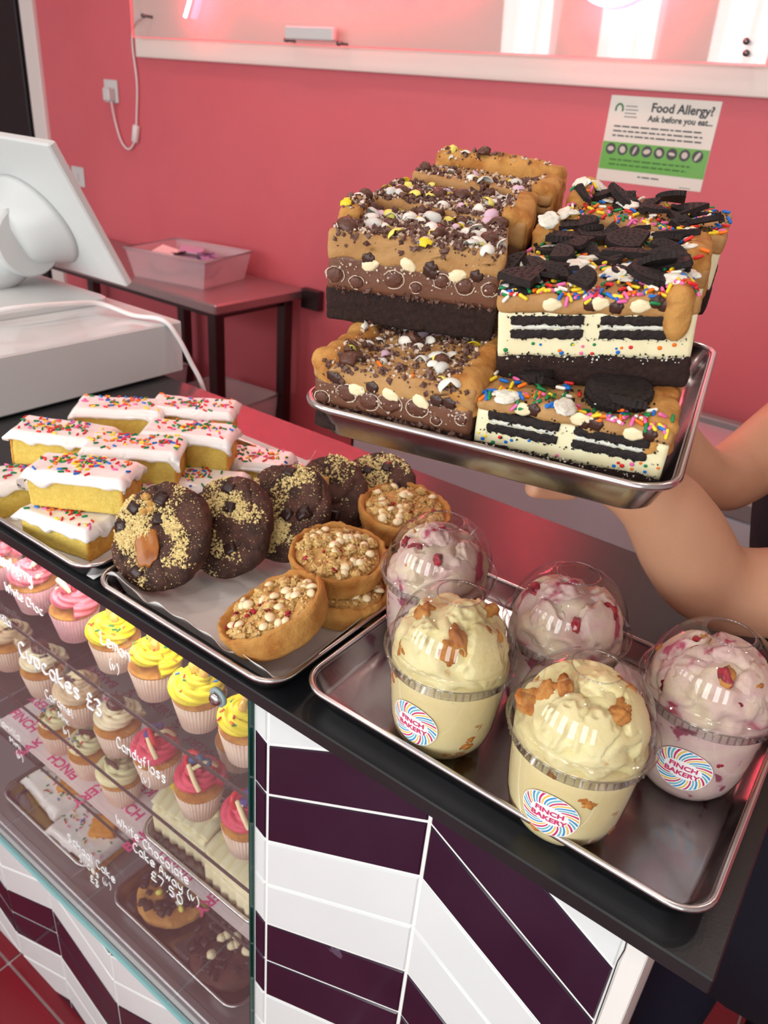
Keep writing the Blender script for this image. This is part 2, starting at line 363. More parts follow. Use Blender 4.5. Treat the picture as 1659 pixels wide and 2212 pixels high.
# ------------------------------------------------------------------ text helper
def text_mesh(txt, size, extrude=0, offset=0, align='CENTER', sx=1):
    c = bpy.data.curves.new('txt', 'FONT'); c.body = txt; c.size = size; c.extrude = extrude; c.offset = offset; c.align_x = align; c.resolution_u = 3
    o = bpy.data.objects.new('txt', c); COL.objects.link(o); dg = bpy.context.evaluated_depsgraph_get(); dg.update()
    me = o.evaluated_get(dg).to_mesh(); vs = [(v.co.x*sx, v.co.y, v.co.z) for v in me.vertices]; fs = [tuple(p.vertices) for p in me.polygons]
    bpy.data.objects.remove(o); bpy.data.curves.remove(c); return vs, fs
RX90 = Matrix.Rotation(pi/2, 4, 'X')
# allergy poster, A4 laminated
t = thing('allergy_poster', 'laminated white and green food allergy notice taped to the pink wall', 'poster', (-.760, YW, 1.518), (0, radians(-.4), 0))
Pz = .214/2; Px = .2967/2
mb = MB(); mb.box(-Px, Px, -.0012, 0, -Pz, Pz, .0003); mb.build('poster_sheet', mat('laminate', (226, 220, 208), .25), t, smooth=False)
M_green = mat('poster_green', (98, 172, 56), .3); M_ink = mat('poster_ink', (52, 54, 60), .5); M_ink2 = mat('poster_green_ink', (56, 112, 36), .5)
mb = MB(); mb.box(-Px+.001, Px-.001, -.0018, -.0012, -.076, -.006); mb.build('green_band', M_green, t, smooth=False)
for txt, sz, x, z, off in (('Food Allergy?', .030, .052, .073, .0008), ('Ask before you eat...', .0205, .052, .050, .0006)):
    vs, fs = text_mesh(txt, sz, .0002, off); mb = MB(); mb.add(vs, fs, T(x, -.0016, z) @ RX90); o = mb.build('lettering', M_ink, t, smooth=False)
R = random.Random(5)
def bars(z, x0, x1, h, m, name='print_line'):
    mb = MB(); x = x0
    while x < x1:
        wd = R.uniform(.008, .026); mb.box(x, min(x+wd, x1), -.0021, -.0018, z-h/2, z+h/2); x += wd+.004
    mb.build(name, m, t, smooth=False)
bars(.033, -.125, .115, .0034, M_ink); bars(.0215, -.125, .12, .0034, M_ink); bars(.010, -.125, .12, .0034, M_ink)
bars(-.050, -.12, .11, .004, M_ink2); bars(-.062, -.12, .10, .004, M_ink2); bars(-.088, -.03, .03, .003, M_ink)
mb = MB(); mb.box(.09, .12, -.0014, -.0012, -.103, -.1015); mb.build('print_line', M_ink, t, smooth=False)
mb = MB()
for i in range(4): mb.box(-.102, -.070+.004*(i % 2), -.0016, -.0012, .083-.0085*i-.002, .083-.0085*i+.001)
mb.build('print_line', mat('grey_ink', (150, 150, 146), .5), t, smooth=False)
mb = MB(); mb.tube([(-.119+.010*cos(a), -.0015, .074+.013*sin(a)) for a in [radians(v) for v in range(-20, 201, 20)]], .0024, 6); mb.build('green_emblem', mat('emblem_green', (60, 130, 80), .4), t)
M_pic = mat('poster_grey', (60, 58, 56), .4); M_pic2 = mat('poster_pale', (205, 198, 190), .4)
for i in range(8):
    cx = -.122+i*.0345; cz = -.0235
    mb = MB(); mb.lathe([(0, 0), (.0145, 0), (.0145, .0004)], 24, T(cx, -.0018, cz) @ RX90); o = mb.build('round_picture', M_pic, t, smooth=False)
    mb = MB(); shp = [(.009, .006), (.008, .009), (.011, .003), (.006, .010), (.009, .007), (.009, .004), (.008, .008), (.012, .005)][i]
    vs, fs = rbox(2, 2, .0003, .0001, .5)
    mb.lathe([(0, 0), (1, 0), (1, .0004)], 12, T(cx, -.0022, cz) @ RX90 @ Matrix.Rotation(i*.6, 4, 'Z') @ Matrix.Diagonal((shp[0], shp[1], 1, 1))); mb.build('picture_food', M_pic2, t, smooth=False)

# ------------------------------------------------------------------ steel side table, crates
M_tt = mat('table_steel', (190, 176, 178), .45, 1)
M_tl = mat('table_leg_steel', (90, 80, 82), .35, 1)
t = thing('steel_table', 'low stainless steel prep table standing against the pink wall', 'table', (-2.65, 2.04, 0))
mb = MB(); mb.box(-3.32, -1.983, 1.80, YW-.02, .862, .90, .006); mb.build('table_top', M_tt, t, smooth=False, rel=True)
mb = MB(); mb.box(-3.25, -2.03, 1.85, YW-.06, .835, .862); mb.build('under_frame', M_tl, t, smooth=False, rel=True)
for (x, y) in ((-2.03, 1.845), (-2.03, 2.2), (-3.26, 1.845), (-3.26, 2.2), (-2.62, 2.2)):
    mb = MB(); mb.box(x-.022, x+.022, y-.022, y+.022, 0, .862, .003); mb.build('leg', M_tl, t, smooth=False, rel=True)
mb = MB(); mb.box(-1.99, -1.90, YW-.035, YW-.002, .83, .905, .003); mb.build('wall_bracket', M_tl, t, smooth=False, rel=True)
mb = MB(); mb.box(-3.24, -2.05, 1.85, YW-.07, .24, .255, .003); mb.build('under_shelf', M_tl, t, smooth=False, rel=True)
M_crate = clear('frosted_crate', (245, 235, 238), 1.4, .25, haze=.42, hazecol=(236, 214, 218))
def crate(name, label, cx, cy, z, w, d, h, rz):
    t = thing(name, label, 'crate', (cx, cy, z), (0, 0, rz))
    mb = MB(); k = .88
    o = [(-w/2*k, -d/2*k), (w/2*k, -d/2*k), (w/2*k, d/2*k), (-w/2*k, d/2*k)]; O = [(-w/2, -d/2), (w/2, -d/2), (w/2, d/2), (-w/2, d/2)]
    vs = [(x, y, 0) for x, y in o]+[(x, y, h) for x, y in O]+[(x*.985, y*.985, h) for x, y in O]+[(x*.985, y*.985, .003) for x, y in o]
    fs = [(3, 2, 1, 0)]+[(i, (i+1) % 4, 4+(i+1) % 4, 4+i) for i in range(4)]+[(4+i, 4+(i+1) % 4, 8+(i+1) % 4, 8+i) for i in range(4)]+[(8+i, 8+(i+1) % 4, 12+(i+1) % 4, 12+i) for i in range(4)]+[(12, 13, 14, 15)]
    mb.add(vs, fs); mb.build('tub', M_crate, t, smooth=False)
    mb = MB(); mb.tube([(x*1.01, y*1.01, h) for x, y in O], .006, 6, closed=True); mb.build('crate_rim', M_crate, t)
    return t
crate('storage_crate', 'frosted plastic crate of oddments on the steel table top', -2.36, 2.02, .90, .36, .30, .105, radians(12))
R = random.Random(3)
for i, (x, y, rz, m_, l_, nm, cat, hh) in enumerate(((-2.40, 2.02, .3, (30, 24, 28), 'black handled scissors lying in the frosted crate', 'scissors', 'scissors', .985),
        (-2.31, 2.07, -.5, (66, 58, 100), 'dark blue patterned card sheet in the frosted crate', 'card_sheet', 'card', .975), (-2.42, 2.08, .7, (190, 170, 205), 'pale lilac packet at the back of the crate', 'packet', 'packet', .98), (-2.45, 1.98, .1, (232, 214, 214), 'white carton standing at the left of the crate', 'carton', 'carton', .98))):
    m = mat('crate_item_%d' % i, m_, .5, c2=(min(255, m_[0]+90), min(255, m_[1]+80), min(255, m_[2]+80)) if i == 1 else None, sc=45, lo=.5, hi=.52)
    if nm == 'scissors':
        t = thing(nm, l_, cat, (x, y, hh), (0, 0, rz)); mb = MB()
        for s_ in (-1, 1): mb.tube([(-.02+.018*cos(a), s_*.018+.014*sin(a), 0) for a in [2*pi*k/14 for k in range(14)]], .005, 6, closed=True)
        mb.build('handles', m, t); mb = MB()
        for s_ in (-1, 1): mb.box(0, .1, s_*.004-.004, s_*.004+.004, -.002+s_*.001, .001+s_*.001)
        mb.build('blades', M_steel, t, smooth=False)
        continue
    mb = MB(); mb.box(-.045, .045, -.035, .035, -.06, .012, .003)
    o = mb.build(nm, m, smooth=False, loc=(x, y, hh)); o.rotation_euler = (.15*(i-1), .1, rz); tag(o, l_, cat)
crate('storage_crate', 'faint clear plastic crate tucked away under the steel table', -2.2, 2.03, .255, .34, .28, .22, radians(4))
crate('storage_crate', 'second clear crate on the shelf under the steel table, further left', -2.75, 2.03, .255, .36, .28, .22, radians(-5))

# ------------------------------------------------------------------ chest freezer
t = thing('chest_freezer', 'white chest freezer with grey rim and sliding lids along the pink wall', 'freezer', (-.4, 1.95, 0))
M_fr = mat('freezer_white', (206, 206, 216), .35)
mb = MB(); mb.box(-1.285, .75, 1.70, YW-.03, .05, .80, .008); mb.build('cabinet', M_fr, t, smooth=False, rel=True)
mb = MB()
for (x0, x1, y0, y1) in ((-1.29, .755, 1.695, 1.735), (-1.29, .755, YW-.07, YW-.03), (-1.29, -1.25, 1.735, YW-.07), (.715, .755, 1.735, YW-.07)): mb.box(x0, x1, y0, y1, .80, .845, .004)
mb.build('rim', mat('rim_grey', (142, 136, 138), .3), t, smooth=False, rel=True)
M_lid = mat('lid_glass', (196, 168, 178), .06)  # reflection of the pink wall put into the lids' base colour
for i, (x0, x1, z) in enumerate(((-1.25, -.25, .822), (-.28, .715, .834))):
    mb = MB(); mb.box(x0, x1, 1.735, YW-.07, z-.005, z+.005, .002); o = mb.build('sliding_lid', M_lid, t, smooth=False, rel=True)
    mb = MB(); mb.box(x0+.03, x0+.06, 1.86, 2.05, z+.005, z+.02, .004); mb.build('lid_handle', mat('handle_grey', (88, 80, 86), .4), o, smooth=False, loc=(0, 0, 0))
    o.children[0].data.transform(Matrix.Translation(-t.location))
mb = MB(); mb.box(-1.27, .74, 1.72, YW-.05, 0, .05); mb.build('plinth', M_dark, t, smooth=False, rel=True)
mb = MB(); mb.box(-1.2875, -1.284, 1.70, YW-.04, .05, .80); mb.build('side_seam', M_tl, t, smooth=False, rel=True)

# ================================================================== SERVING COUNTER
TZ = 1.09; SF, SB, SX = .366, .852, .0306      # worktop front, back and right edges
mb = MB(); mb.box(-2.6, SX, SF, SB, TZ-.015, TZ, .0012)
tag(mb.build('worktop', M_slab, smooth=False, loc=(-1.2, .6, TZ-.015), rel=True), 'long glossy black worktop carrying the trays and the till', 'worktop')
FY = .392                                      # tile backing plane
t = thing('counter_base', 'counter body faced with white and dark purple chevron tiles', 'counter', (-.9, .62, 0))
mb = MB(); mb.box(-.392, -.012, FY-.0068, SB-.03, 0, TZ-.015); mb.box(-2.5, -.392, FY-.0068, SB-.03, 0, .372); mb.build('grout_backing', M_grout, t, smooth=False, rel=True)
mb = MB(); mb.box(-.0235, -.008, FY-.009, SB-.03, 0, TZ-.0155, .001); mb.build('corner_trim', M_white, t, smooth=False, rel=True)['label'] = 'plain white strip closing the right-hand corner'
# cracked joint beside the trim
R = random.Random(2); mb = MB(); pz = [TZ-.02-.02*i for i in range(50)]
pl = [(-.0238-R.uniform(-.0006, .0012), FY-.0095, z+R.uniform(-.004, .004)) for z in pz]; mb.tube(pl, .00045, 4); mb.build('joint_crack', mat('crack_dark', (60, 52, 56), .8), t, rel=True)
def clip(poly, a, b, c):     # keep a*x+b*z<=c
    out = []
    for i in range(len(poly)):
        p, q = poly[i], poly[(i+1) % len(poly)]; dp = a*p[0]+b*p[1]-c; dq = a*q[0]+b*q[1]-c
        if dp <= 0: out.append(p)
        if dp*dq < 0: s_ = dp/(dp-dq); out.append((p[0]+(q[0]-p[0])*s_, p[1]+(q[1]-p[1])*s_))
    return out
cols = [(-.1875, -.0245, -1), (-.366, -.1875, 1), (-.535, -.366, -1)]
x = -.535; sg = 1
while x > -1.9: cols.append((x-.165, x, sg)); x -= .165; sg = -sg
PV = .0675; SL = .557
def prism(poly, y0, y1, inset):
    n = len(poly); cx = sum(p[0] for p in poly)/n; cz = sum(p[1] for p in poly)/n; ins = []
    for i in range(n):
        p = Vector(poly[i]); a = Vector(poly[i-1])-p; b = Vector(poly[(i+1) % n])-p
        if a.length < 1e-6 or b.length < 1e-6: ins.append(tuple(p)); continue
        a.normalize(); b.normalize(); d = a+b; sn = abs(a.x*b.y-a.y*b.x)
        ins.append(tuple(p+d*(inset/max(.2, sn))))
    vs = [(p[0], y1, p[1]) for p in poly]+[(p[0], y0+.0012, p[1]) for p in poly]+[(p[0], y0, p[1]) for p in ins]
    fs = [tuple(range(2*n, 3*n))]
    for i in range(n):
        j = (i+1) % n; fs += [(i, j, n+j, n+i), (n+i, n+j, 2*n+j, 2*n+i)]
    return vs, fs
for ci, (xa, xb, sg) in enumerate(cols):
    under = ci >= 3
    for k in range(-4, 26):
        zt = -.4745-PV*k+CH          # upper boundary height at the peak/valley line x=-.19 side for this row
        # heights at the two ends; at x=-.19 joints are low+.097, at -.368 low
        hi_ = zt+.0365; lo_ = zt+.0365-.0985*( (xb-xa)/.178 if ci else .93)
        za, zb = (lo_, hi_) if sg == 1 else (hi_, lo_)
        if ci == 0: za, zb = hi_, hi_-.0985*.93
        if ci == 2: za, zb = (hi_-.0985)+.0985*.93, hi_-.0985
        if ci >= 3:
            za, zb = (hi_-.0985, hi_-.0055) if sg == 1 else (hi_-.0055, hi_-.0985)
        g = .0018
        poly = [(xa+g, za-g), (xb-g, zb-g), (xb-g, zb-PV+g), (xa+g, za-PV+g)]
        top = .368 if under else TZ-.016
        parts_ = []
        if ci == 2:
            a_ = clip(clip(poly, -1, 0, .3822), 0, 1, TZ-.016); a_ = clip(a_, 0, -1, -.0)
            parts_ = [a_]
            b_ = clip(clip(poly, 1, 0, -.3835), 0, 1, .368); parts_.append(b_)
        else: parts_ = [clip(poly, 0, 1, top)]
        for pl in parts_:
            pl = clip(pl, 0, -1, 0.0)
            if len(pl) < 3: continue
            ar = abs(sum(pl[i-1][0]*pl[i][1]-pl[i][0]*pl[i-1][1] for i in range(len(pl))))/2
            if ar < 2e-5: continue
            kk = (k+4) % 4
            m = M_td if kk in (0, 1) else M_tw
            vs, fs = prism(pl, FY-.0085, FY+.002, .0011); mb = MB(); mb.add(vs, fs); mb.build('tile', m, t, smooth=False, rel=True)

# ------------------------------------------------------------------ glass display cabinet
t = thing('display_cabinet', 'glass fronted cake display cabinet under the black worktop with white pen lettering', 'cabinet', (-1.3, .6, .37))
GX = -.3862; ZB = -1.178
mb = MB(); mb.box(-2.4, GX, .379, .385, Wz(ZB), TZ-.016); mb.build('front_glass', M_glass, t, smooth=False, rel=True)
mb = MB(); mb.box(GX, GX+.002, .3785, .3855, Wz(ZB), TZ-.016); mb.build('glass_edge', M_gedge, t, smooth=False, rel=True)['label'] = 'dark green cut edge of the front glass'
mb = MB(); mb.box(-2.4, GX+.002, .377, .387, Wz(ZB)-.004, Wz(ZB)); mb.build('glass_edge', M_gcyan, t, smooth=False, rel=True)['label'] = 'pale turquoise lower edge of the front glass'
mb = MB(); mb.box(GX-.006, GX, .392, .80, Wz(ZB)+.01, TZ-.016); mb.build('side_panel', mat('case_side', (186, 176, 178), .3), t, smooth=False, rel=True)
mb = MB(); mb.box(-2.4, GX, .80, .815, Wz(ZB), TZ-.016); mb.build('back_panel', mat('case_back', (168, 150, 150), .25), t, smooth=False, rel=True)
mb = MB(); mb.box(-2.4, GX-.006, .392, .80, Wz(-1.178), Wz(-1.166), .001); mb.box(-2.4, GX-.006, .389, .402, Wz(-1.166), Wz(-1.150), .002); mb.build('steel_deck', mat('deck_steel', (176, 172, 176), .33, .7), t, smooth=False, rel=True)
mb = MB()
for x in (-.83, -1.3): mb.box(x-.002, x+.002, .402, .80, Wz(-1.166), Wz(-1.1655))
mb.build('deck_seam', mat('seam_light', (196, 192, 194), .3), t, smooth=False, rel=True)
SHZ = (-.645, -.797, -.905)
for i, z in enumerate(SHZ):
    mb = MB(); mb.box(-2.4, GX-.008, .3965, .74, Wz(z)-.0055, Wz(z)); mb.build('glass_shelf', M_shelf, t, smooth=False, rel=True)
    mb = MB(); mb.box(-2.4, GX-.008, .395, .3965, Wz(z)-.0055, Wz(z)-.0002); mb.build('shelf_edge', M_sedge, t, smooth=False, rel=True)
for (x, z) in ((-.425, -.51), (-1.09, -1.14)):
    mb = MB(); Mx = T(x, .379, Wz(z)) @ RX90
    mb.lathe([(0, 0), (.0105, 0), (.0105, .003), (.009, .0038)], 24, Mx); mb.build('bolt_washer', mat('washer_grey', (150, 165, 168), .4), t, rel=True)
    mb = MB(); mb.lathe([(.0075, .0035), (.0072, .006), (.005, .0088), (.0015, .0095), (0, .0088)], 20, Mx); mb.build('bolt_head', M_alub, t, rel=True)
l = area('case_fill_light', (-1.2, .43, TZ-.022), (0, 0, 0), 1.4, .03, 3.0, (1, .96, .92))  # added fill lamp under the worktop to brighten the cabinet, no real fitting
# hand lettering ------------------------------------------------------------
GL = {'R': '0,0 0,6;0,6 2,6 3,5 2.4,3.6 0,3.2;1.2,3.2 3,0', 'a': '3,3.4 1.4,4 .2,2.6 .3,.8 1.4,0 2.7,1 3,3.6 3,.6 3.4,0', 's': '2.8,3.5 1.3,4 .4,3.1 1.5,2.1 2.6,1.2 1.7,0 .2,.4', 'p': '.2,4 .3,-2.2;.3,3 1.6,4 3,3 2.8,.8 1.4,0 .3,.9',
 'b': '.2,6.2 .2,0;.2,2.8 1.6,3.9 2.9,2.8 2.7,.7 1.4,0 .2,.8', 'e': '.3,2 3,2.2 2.5,3.8 1.2,4 .2,2.6 .4,.7 1.6,0 3,.7', 'r': '.3,4 .4,0;.4,2.6 1.2,3.8 2.4,4', 'y': '.2,4 .4,1.8 1.6,1 2.8,1.8;3,4 2.8,-.6 1.6,-2.2 .2,-1.8',
 'W': '0,6 .9,0 2,4 3.2,0 4.4,6', 'h': '.2,6.2 .3,0;.3,2.4 1.6,3.9 2.6,3 2.7,0', 'i': '.4,3.9 .5,0;.4,5.4 .5,5.6', 't': '.9,6 .9,.8 1.8,0;-.1,4 2,4.1', 'C': '3.2,5.4 1.8,6.2 .3,4.6 .1,1.8 1.3,0 3.1,.6', 'c': '2.8,3.5 1.4,4 .3,2.6 .4,.7 1.6,0 2.9,.7',
 'o': '1.6,4 .4,3.2 .2,1.2 1.5,0 2.8,.9 2.9,3 1.6,4', 'L': '.2,6.2 .2,0 2.8,.2', 'm': '.2,4 .3,0;.3,2.8 1.2,3.9 1.9,3 1.9,0;1.9,2.8 2.9,3.9 3.6,3 3.6,0', 'n': '.2,4 .3,0;.3,2.6 1.5,3.9 2.6,3 2.7,0', '(': '1.4,6.4 .4,4 .5,1 1.5,-1', ')': '.2,6.4 1.2,4 1.1,1 .1,-1', 'v': '.1,3.6 1.2,.3 2.4,3.6',
 'u': '.2,4 .4,.8 1.4,0 2.5,.9;2.6,4 2.7,0', 'k': '.2,6.2 .3,0;2.7,3.8 .4,1.8 2.9,0', '£': '2.9,5.2 2,6.1 1,5 1.1,2.4 .2,.2 3,.2;.2,3 2.4,3', '3': '.2,5.4 1.6,6.2 2.8,5 1.2,3.4 3,2 1.8,0 .1,.6', 'l': '.5,6.2 .5,.4 1,0', 'M': '0,0 .4,6 1.9,2.4 3.4,6 3.8,0', 'x': '.2,3.8 2.8,0;2.7,3.9 .1,0',
 'd': '2.8,6.2 2.8,0;2.8,2.9 1.5,3.9 .2,2.6 .4,.6 1.6,0 2.8,.9', 'f': '2.4,6 1.3,5.8 1.1,0;0,3.6 2.2,3.7', '7': '.1,6 2.9,6 1.1,0', '.': '.4,.1 .6,0', '5': '2.8,6 .5,6 .4,3.6 1.9,3.8 2.8,2 1.6,0 .1,.5', '0': '1.6,6 .3,4.6 .3,1.4 1.5,0 2.8,1.4 2.8,4.6 1.6,6', 'A': '0,0 1.6,6 3.2,0;.6,2.2 2.6,2.2', 'w': '.1,3.8 .9,.2 1.8,3 2.7,.2 3.6,3.8', 'S': '2.9,5.4 1.4,6.2 .3,4.8 1.6,3.2 2.9,1.8 1.6,0 .1,.6', '+': '1.5,4 1.5,.8;0,2.4 3,2.4', 'V': '0,6 1.6,0 3.2,6', 'H': '0,6 0,0;3,6 3,0;0,3 3,3'}
WID = {'i': 1.4, 'l': 1.6, '(': 2, ')': 1.8, '.': 1.5, 'm': 4.6, 'M': 4.8, 'W': 5.2, 'w': 4.6, 't': 2.6, 'r': 2.9}
M_pen = mat('white_pen', (245, 245, 248), .5)
def write(txt, x, z, wtot, ht, seed=0):
    R = random.Random(seed); adv = 0; pos = []
    for ch in txt:
        if ch == ' ': adv += 2.4; continue
        pos.append((ch, adv)); adv += WID.get(ch, 3.9)+.2
    sx = wtot/adv; sz = ht/6.; mb = MB()
    for ch, a in pos:
        dz = R.uniform(-.25, .25)
        for st in GL[ch].split(';'):
            p = [tuple(float(q) for q in c.split(',')) for c in st.split()]
            P = [(x+(a+px+R.uniform(-.08, .08))*sx, .3782, Wz(z)+(pz_+dz+R.uniform(-.08, .08))*sz) for px, pz_ in p]
            if len(P) > 2: P = bez(P, 4)
            mb.tube(P, .0006 if ht < .0145 else (.0008 if ht < .018 else .0012), 5)
    mb.build('pen_lettering', M_pen, t, rel=True)
write('Raspberry', -.822, -.528, .084, .018, 1); write('+', -.773, -.536, .006, .006, 2); write('White Choc', -.806, -.566, .082, .013, 3)
write('Lemon', -.612, -.544, .053, .016, 4); write('(v)', -.601, -.573, .018, .013, 5)
write('Cupcakes £3', -.799, -.664, .175, .024, 6)
write('Caramel', -.752, -.706, .06, .014, 7); write('Mix', -.728, -.727, .024, .012, 8); write('(v)', -.722, -.748, .014, .011, 9)
write('Candyfloss', -.604, -.694, .09, .016, 10); write('(v)', -.563, -.722, .018, .014, 11)
write('Vanilla', -.905, -.846, .062, .013, 12); write('Mini', -.878, -.868, .03, .012, 13); write('(v)', -.866, -.889, .018, .013, 14)
write('White Chocolate', -.625, -.845, .14, .016, 15); write('Cake Away (v)', -.594, -.870, .125, .016, 16); write('£7.50', -.562, -.897, .064, .017, 17)
write('School Cake', -.757, -.985, .112, .017, 18); write('Slices (v)', -.735, -1.011, .076, .014, 19); write('£3', -.712, -1.036, .022, .016, 20)
write('Vanilla', -.858, -.625, .05, .012, 21)

# ================================================================== TRAYS
def rrect(w, d, r, z, n=6):
    p = []
    for cx, cy, a0 in ((w/2-r, d/2-r, 0), (-w/2+r, d/2-r, 90), (-w/2+r, -d/2+r, 180), (w/2-r, -d/2+r, 270)):
        for i in range(n+1): a = radians(a0+90*i/n); p.append((cx+r*cos(a), cy+r*sin(a), z))
    return p
def tray(label, loc, rot, w, d, h=.024, name='baking_tray', m=M_alu):
    """outer rim w x d, standing on z=0"""
    t = thing(name, label, 'tray', loc, rot)
    L = [rrect(w-.030, d-.030, .018, 0), rrect(w-.026, d-.026, .020, .0015), rrect(w-.010, d-.010, .024, h-.003), rrect(w-.012, d-.012, .023, h-.003),
         rrect(w-.027, d-.027, .020, .0035), rrect(w-.036, d-.036, .016, .0016)]
    mb = MB(); vs = [p for l_ in L for p in l_]; n = len(L[0]); fs = []
    for k in range(len(L)-1):
        for i in range(n): j = (i+1) % n; fs.append((k*n+i, k*n+j, (k+1)*n+j, (k+1)*n+i))
    fs.append(tuple(range(n))[::-1]); fs.append(tuple((len(L)-1)*n+i for i in range(n))); mb.add(vs, fs); o = mb.build('pan', m, t, angle=50)
    mb = MB(); mb.tube(rrect(w-.005, d-.005, .026, h-.002, 8), .0026, 8, closed=True); mb.build('rolled_rim', M_alub, t)
    return t
tray('aluminium baking tray at the counter corner holding the five domed cups', (-.157, .5135, TZ), (0, 0, 0), .348, .268)
tray('paper lined aluminium tray under the dark cookies and crumble pies', (-.4615, .5335, TZ), (0, 0, 0), .252, .352)
tray('aluminium tray stacked with sprinkle iced sponge slices by the till', (-.7275, .5355, TZ), (0, 0, 0), .262, .352)
# parchment in the cookie tray
def paper(label, pts_fn, nx, ny, m):
    vs = [pts_fn(i/nx, j/ny) for j in range(ny+1) for i in range(nx+1)]; fs = [(j*(nx+1)+i, j*(nx+1)+i+1, (j+1)*(nx+1)+i+1, (j+1)*(nx+1)+i) for j in range(ny) for i in range(nx)]
    mb = MB(); mb.add(vs, fs); o = mb.build('parchment_paper', m, loc=(0, 0, 0)); md = o.modifiers.new('s', 'SOLIDIFY'); md.thickness = .00035; tag(o, label, 'paper'); return o
M_paper = mat('parchment', (228, 224, 222), .6, c2=(218, 213, 212), sc=25, bump=.2, bsc=60)
def pf(u, v):
    x0, x1, y0, y1 = -.5780, -.3450, .3700, .7000
    x = x0+(x1-x0)*u; y = y0+(y1-y0)*v; z = TZ+.0026
    e = min(u*(x1-x0), (1-v)*(y1-y0)+.5, v*(y1-y0), (1-u)*(x1-x0))
    if e < .013: z += (.013-e)/.013*(.017+.003*sin(u*23+v*9))
    z += .0012*ns((x, y, 0), 14, 3)
    if v < .03: z += .005+.003*sin(u*17)+.002*sin(u*41); y += .0016+.0012*sin(u*13)
    if v > .97: z += .012+.012*max(0, sin(u*5+1.2)); y += .012
    return (x, y, z)
paper('white parchment sheet lining the cookie tray with torn curling edges', pf, 40, 50, M_paper)
def pf2(u, v):
    x0, x1, y0, y1 = -.848, -.607, .375, .718; x = x0+(x1-x0)*u; y = y0+(y1-y0)*v; z = TZ+.0028; e = (1-v)*(y1-y0)
    if e < .014: z += (.014-e)/.014*.020; y += .006*(1-e/.014)
    e2 = (1-u)*(x1-x0)
    if e2 < .01: z += (.01-e2)/.01*.02*min(1, v*2)
    return (x, y, z)
paper('white parchment sheet standing up behind the iced sponge slices', pf2, 30, 40, M_paper)

# ================================================================== SPONGE SLICES
M_sponge = mat('sponge_yellow', (246, 216, 112), .85, c2=(238, 204, 98), sc=260, lo=.35, hi=.62, det=6, bump=1.6, bsc=420, sss=.25, sr=.003)
M_crust = mat('sponge_crust', (214, 150, 58), .7, c2=(230, 172, 78), sc=90, bump=.8, bsc=250)
M_icing = mat('white_icing', (247, 240, 238), .18, c2=(243, 234, 232), sc=30, sss=.15, sr=.003, spec=.5, coat=.3)
M_icingp = mat('pinkish_icing', (245, 214, 214), .25)
def sponge_slice(label, loc, rz, seed, tilt=0, n=55, sz=(.106, .05, .040), drip=1., crust='x', stuffed=False, group='iced sponge slices', roll=0, ic=None):
    R = random.Random(seed); W_, D_, H_ = sz
    t = thing('sponge_slice', label, 'cake', loc, (tilt, roll, rz), group)
    def dp(p, n): return p+n*(.0008*fr(p, 300, seed, 3)+.0012*ns(p, 40, seed))+Vector((0, 0, .001*ns(p, 25, seed)*(p.z/H_)))
    vs, fs = rbox(W_, D_, H_, .003, .0028, dp); mb = MB(); mb.add(vs, fs); mb.build('sponge', M_sponge, t)
    vs2, fs2 = rbox(.0035, D_+.0012, H_, .0016, .003, lambda p, n: p+n*.0006*fr(p, 260, seed, 3)); mb = MB(); mb.add(vs2, fs2, T(W_/2-.0008, 0, 0)); mb.build('crust', M_crust, t)
    # icing blanket folding over the edges
    nx, ny = 46, 26; mb = MB(); vs3 = []; r = .004
    def fold(q, half):
        s_ = 1 if q >= 0 else -1; q = abs(q); e = q-(half-r)
        if e <= 0: return s_*q, 0.
        a = e/r
        if a < pi/2: return s_*(half-r+r*sin(a)), r*(1-cos(a))
        return s_*half, r+(e-r*pi/2)
    for j in range(ny+1):
        for i in range(nx+1):
            a = -1+2*i/nx; b = -1+2*j/ny
            dx = drip*(.006+.013*max(0, ns((b*1.6, a > 0, seed), 1.2, seed)+.2)**1.3); dy = drip*(.006+.022*max(0, ns((a*2.3, (b > 0)*3, seed+.5), 1.25, seed+1)+.12)**1.4)
            x, z1 = fold(a*(W_/2+dx+.001), W_/2+.001); y, z2 = fold(b*(D_/2+dy+.001), D_/2+.001)
            th = .0045 if max(abs(a), abs(b)) < .99 else .0004
            bul = .0016*(max(0, 1-abs(abs(a)-.9)*12)+max(0, 1-abs(abs(b)-.88)*10)) if th > .001 else 0
            nx_, ny_ = (1 if z1 > r*.6 else 0)*(1 if a > 0 else -1), (1 if z2 > r*.6 else 0)*(1 if b > 0 else -1); up = 0 if (nx_ or ny_) else 1
            z = H_-hypot(z1, z2)+up*th+.0009*fr((x, y, 0), 50, seed, 3)
            vs3.append((x+nx_*(th*.75+bul), y+ny_*(th*.75+bul), z+.0012*ns((x, y, 0), 25, seed)))
    fs3 = [(j*(nx+1)+i, j*(nx+1)+i+1, (j+1)*(nx+1)+i+1, (j+1)*(nx+1)+i) for j in range(ny) for i in range(nx)]
    mb.add(vs3, fs3); mb.build('icing', ic or M_icing, t)
    tree = bvh(vs3, fs3)
    cx, cy = R.uniform(-.012, .012), R.uniform(-.004, .006)
    def reg(R):
        if R.random() < .7: return max(-W_/2+.002, min(W_/2-.002, R.gauss(cx, W_*.20))), max(-D_/2+.002, min(D_/2-.002, R.gauss(cy, D_*.2)))
        return R.uniform(-W_/2+.002, W_/2), R.uniform(-D_/2+.002, D_/2)
    sprinkles(t, tree, n, reg, R, stuffed=stuffed, colors=['red', 'orange', 'yellow', 'green', 'blue', 'pink', 'red', 'green'], zc=.6)
    return t
b0 = TZ+.0022
def c2d(x, y, rz, w_=.106, d_=.05): return x, y
low = b0; up = b0+.0415
